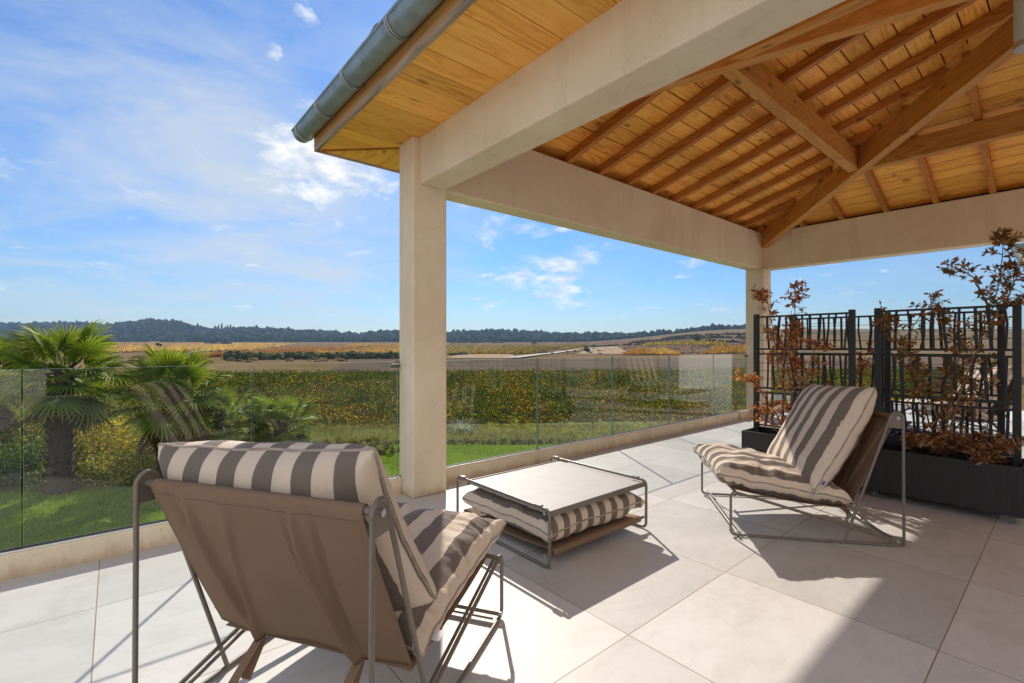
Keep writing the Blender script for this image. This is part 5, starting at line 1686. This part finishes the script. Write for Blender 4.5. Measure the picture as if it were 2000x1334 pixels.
# thin veils, thicker across the left of the view
warp = N.n('ShaderNodeTexNoise', i_Vector=pl_); warp.inputs['Scale'].default_value = 0.8; warp.inputs['Detail'].default_value = 3
wp = N.vmath('ADD', pl_, N.vmath('MULTIPLY', warp.outputs['Color'], (1.3, 1.3, 0)))
v1 = N.noise(N.mapping(wp, (0.75, 0.95, 1), rot=(0, 0, 0.75)), 1.05, 10, 0.60, 0.1)
v1 = N.math('MULTIPLY', N.math('SUBTRACT', v1, 0.42, clamp=True), 3.2, clamp=True)
left = blob(380, 390, 8, 34)
veil = N.math('MULTIPLY', v1, N.math('ADD', N.math('MULTIPLY', left, 0.85), 0.35), clamp=True)
veil = N.math('ADD', veil, N.math('MULTIPLY', N.math('POWER', left, 1.5), 0.24), clamp=True)
# small fair weather clouds, low band, and the brighter one left of the pillar
sm = N.noise(N.mapping(pl_, (1.5, 1.5, 1), loc=(3.1, 1.7, 0)), 2.4, 7, 0.6, 0.25)
band = N.math('MULTIPLY', N.math('SUBTRACT', s.outputs[2], 0.015, clamp=True), 14.0, clamp=True)
smc = N.math('MULTIPLY', N.math('MULTIPLY', N.math('SUBTRACT', sm, 0.60, clamp=True), 8.0, clamp=True), N.math('MULTIPLY', band, N.math('MULTIPLY', N.math('SUBTRACT', 0.40, s.outputs[2], clamp=True), 5.0, clamp=True)))
big = N.noise(N.mapping(dirv, (1, 1, 1.9)), 11.0, 8, 0.62, 0.3)
bigc = None
for (px, py, w0, w1, thr) in ((650, 325, 1.2, 8.0, 0.36), (560, 300, 0.5, 4.5, 0.40), (700, 372, 0.2, 3.0, 0.5), (960, 440, 0.5, 6.0, 0.52), (600, 10, 0.3, 3.5, 0.5), (530, 100, 0.2, 1.6, 0.45), (1330, 520, 0.5, 4.5, 0.53)):
    bb_ = N.math('MULTIPLY', N.math('SUBTRACT', N.math('ADD', big, N.math('MULTIPLY', N.math('SUBTRACT', blob(px, py, w0, w1), 1.0), 0.34)), thr, clamp=True), 5.5, clamp=True)
    bigc = bb_ if bigc is None else N.math('MAXIMUM', bigc, bb_)
puf = N.noise(N.mapping(dirv, (7.5, 7.5, 24), loc=(1.3, 0.2, 0)), 1.0, 8, 0.6, 0.25)
pufc = N.math('MULTIPLY', N.math('SUBTRACT', N.math('ADD', puf, N.math('MULTIPLY', N.math('SUBTRACT', blob(1120, 510, 9, 26), 1.0), 0.3)), 0.535, clamp=True), 7.0, clamp=True)
pufc = N.math('MULTIPLY', pufc, N.math('MULTIPLY', N.math('SUBTRACT', s.outputs[2], 0.02, clamp=True), 30.0, clamp=True))
cl = N.math('MAXIMUM', N.math('MAXIMUM', N.math('MULTIPLY', smc, 0.6), N.math('MULTIPLY', pufc, 0.9)), bigc)
shade = N.noise(N.mapping(dirv, (1, 1, 2.0), loc=(0.0, 0.0, 0.05)), 14.0, 5, 0.6)
ccol = N.ramp(shade, [(0.35, (0.55, 0.62, 0.74)), (0.58, (1.0, 0.99, 0.97))])
bk = N.vmath('DOT_PRODUCT', dirv, (float(FW[0]), float(FW[1]), 0.0))  # bright cloud bank added in the unseen sky behind, as fill light
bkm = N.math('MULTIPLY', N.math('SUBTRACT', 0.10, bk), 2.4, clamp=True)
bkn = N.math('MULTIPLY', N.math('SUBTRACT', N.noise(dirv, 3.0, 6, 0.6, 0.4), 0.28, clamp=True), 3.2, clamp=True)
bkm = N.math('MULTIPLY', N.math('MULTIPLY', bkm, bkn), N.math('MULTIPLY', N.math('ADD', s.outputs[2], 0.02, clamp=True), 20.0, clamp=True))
bgv = N.n('ShaderNodeBackground'); bgv.inputs[0].default_value = (0.82, 0.91, 1.0, 1); bgv.inputs[1].default_value = 0.40
bgc = N.n('ShaderNodeBackground', i_Color=ccol); bgc.inputs[1].default_value = 0.55
m1 = N.n('ShaderNodeMixShader', i_0=N.math('MULTIPLY', veil, 0.85)); nt.links.new(bg.outputs[0], m1.inputs[1]); nt.links.new(bgv.outputs[0], m1.inputs[2])
m2 = N.n('ShaderNodeMixShader', i_0=cl); nt.links.new(m1.outputs[0], m2.inputs[1]); nt.links.new(bgc.outputs[0], m2.inputs[2])
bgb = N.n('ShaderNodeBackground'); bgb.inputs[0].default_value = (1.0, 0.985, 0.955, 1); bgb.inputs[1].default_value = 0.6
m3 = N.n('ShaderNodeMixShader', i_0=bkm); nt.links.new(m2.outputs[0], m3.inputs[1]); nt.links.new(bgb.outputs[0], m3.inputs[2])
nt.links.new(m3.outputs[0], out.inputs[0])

# ------------------------------------------------------------------ render settings
scene.render.engine = 'CYCLES'
cy = scene.cycles
cy.max_bounces = 12; cy.diffuse_bounces = 9; cy.glossy_bounces = 5; cy.transparent_max_bounces = 24; cy.transmission_bounces = 8; cy.volume_bounces = 0
cy.caustics_reflective = False; cy.caustics_refractive = False
cy.sample_clamp_indirect = 10.0
cy.use_denoising = True
try: cy.denoiser = 'OPENIMAGEDENOISE'
except Exception: pass
vs_ = scene.view_settings
scene.display_settings.display_device = 'sRGB'
vs_.view_transform = 'Standard'; vs_.look = 'None'; vs_.exposure = 1.02; vs_.gamma = 1.0
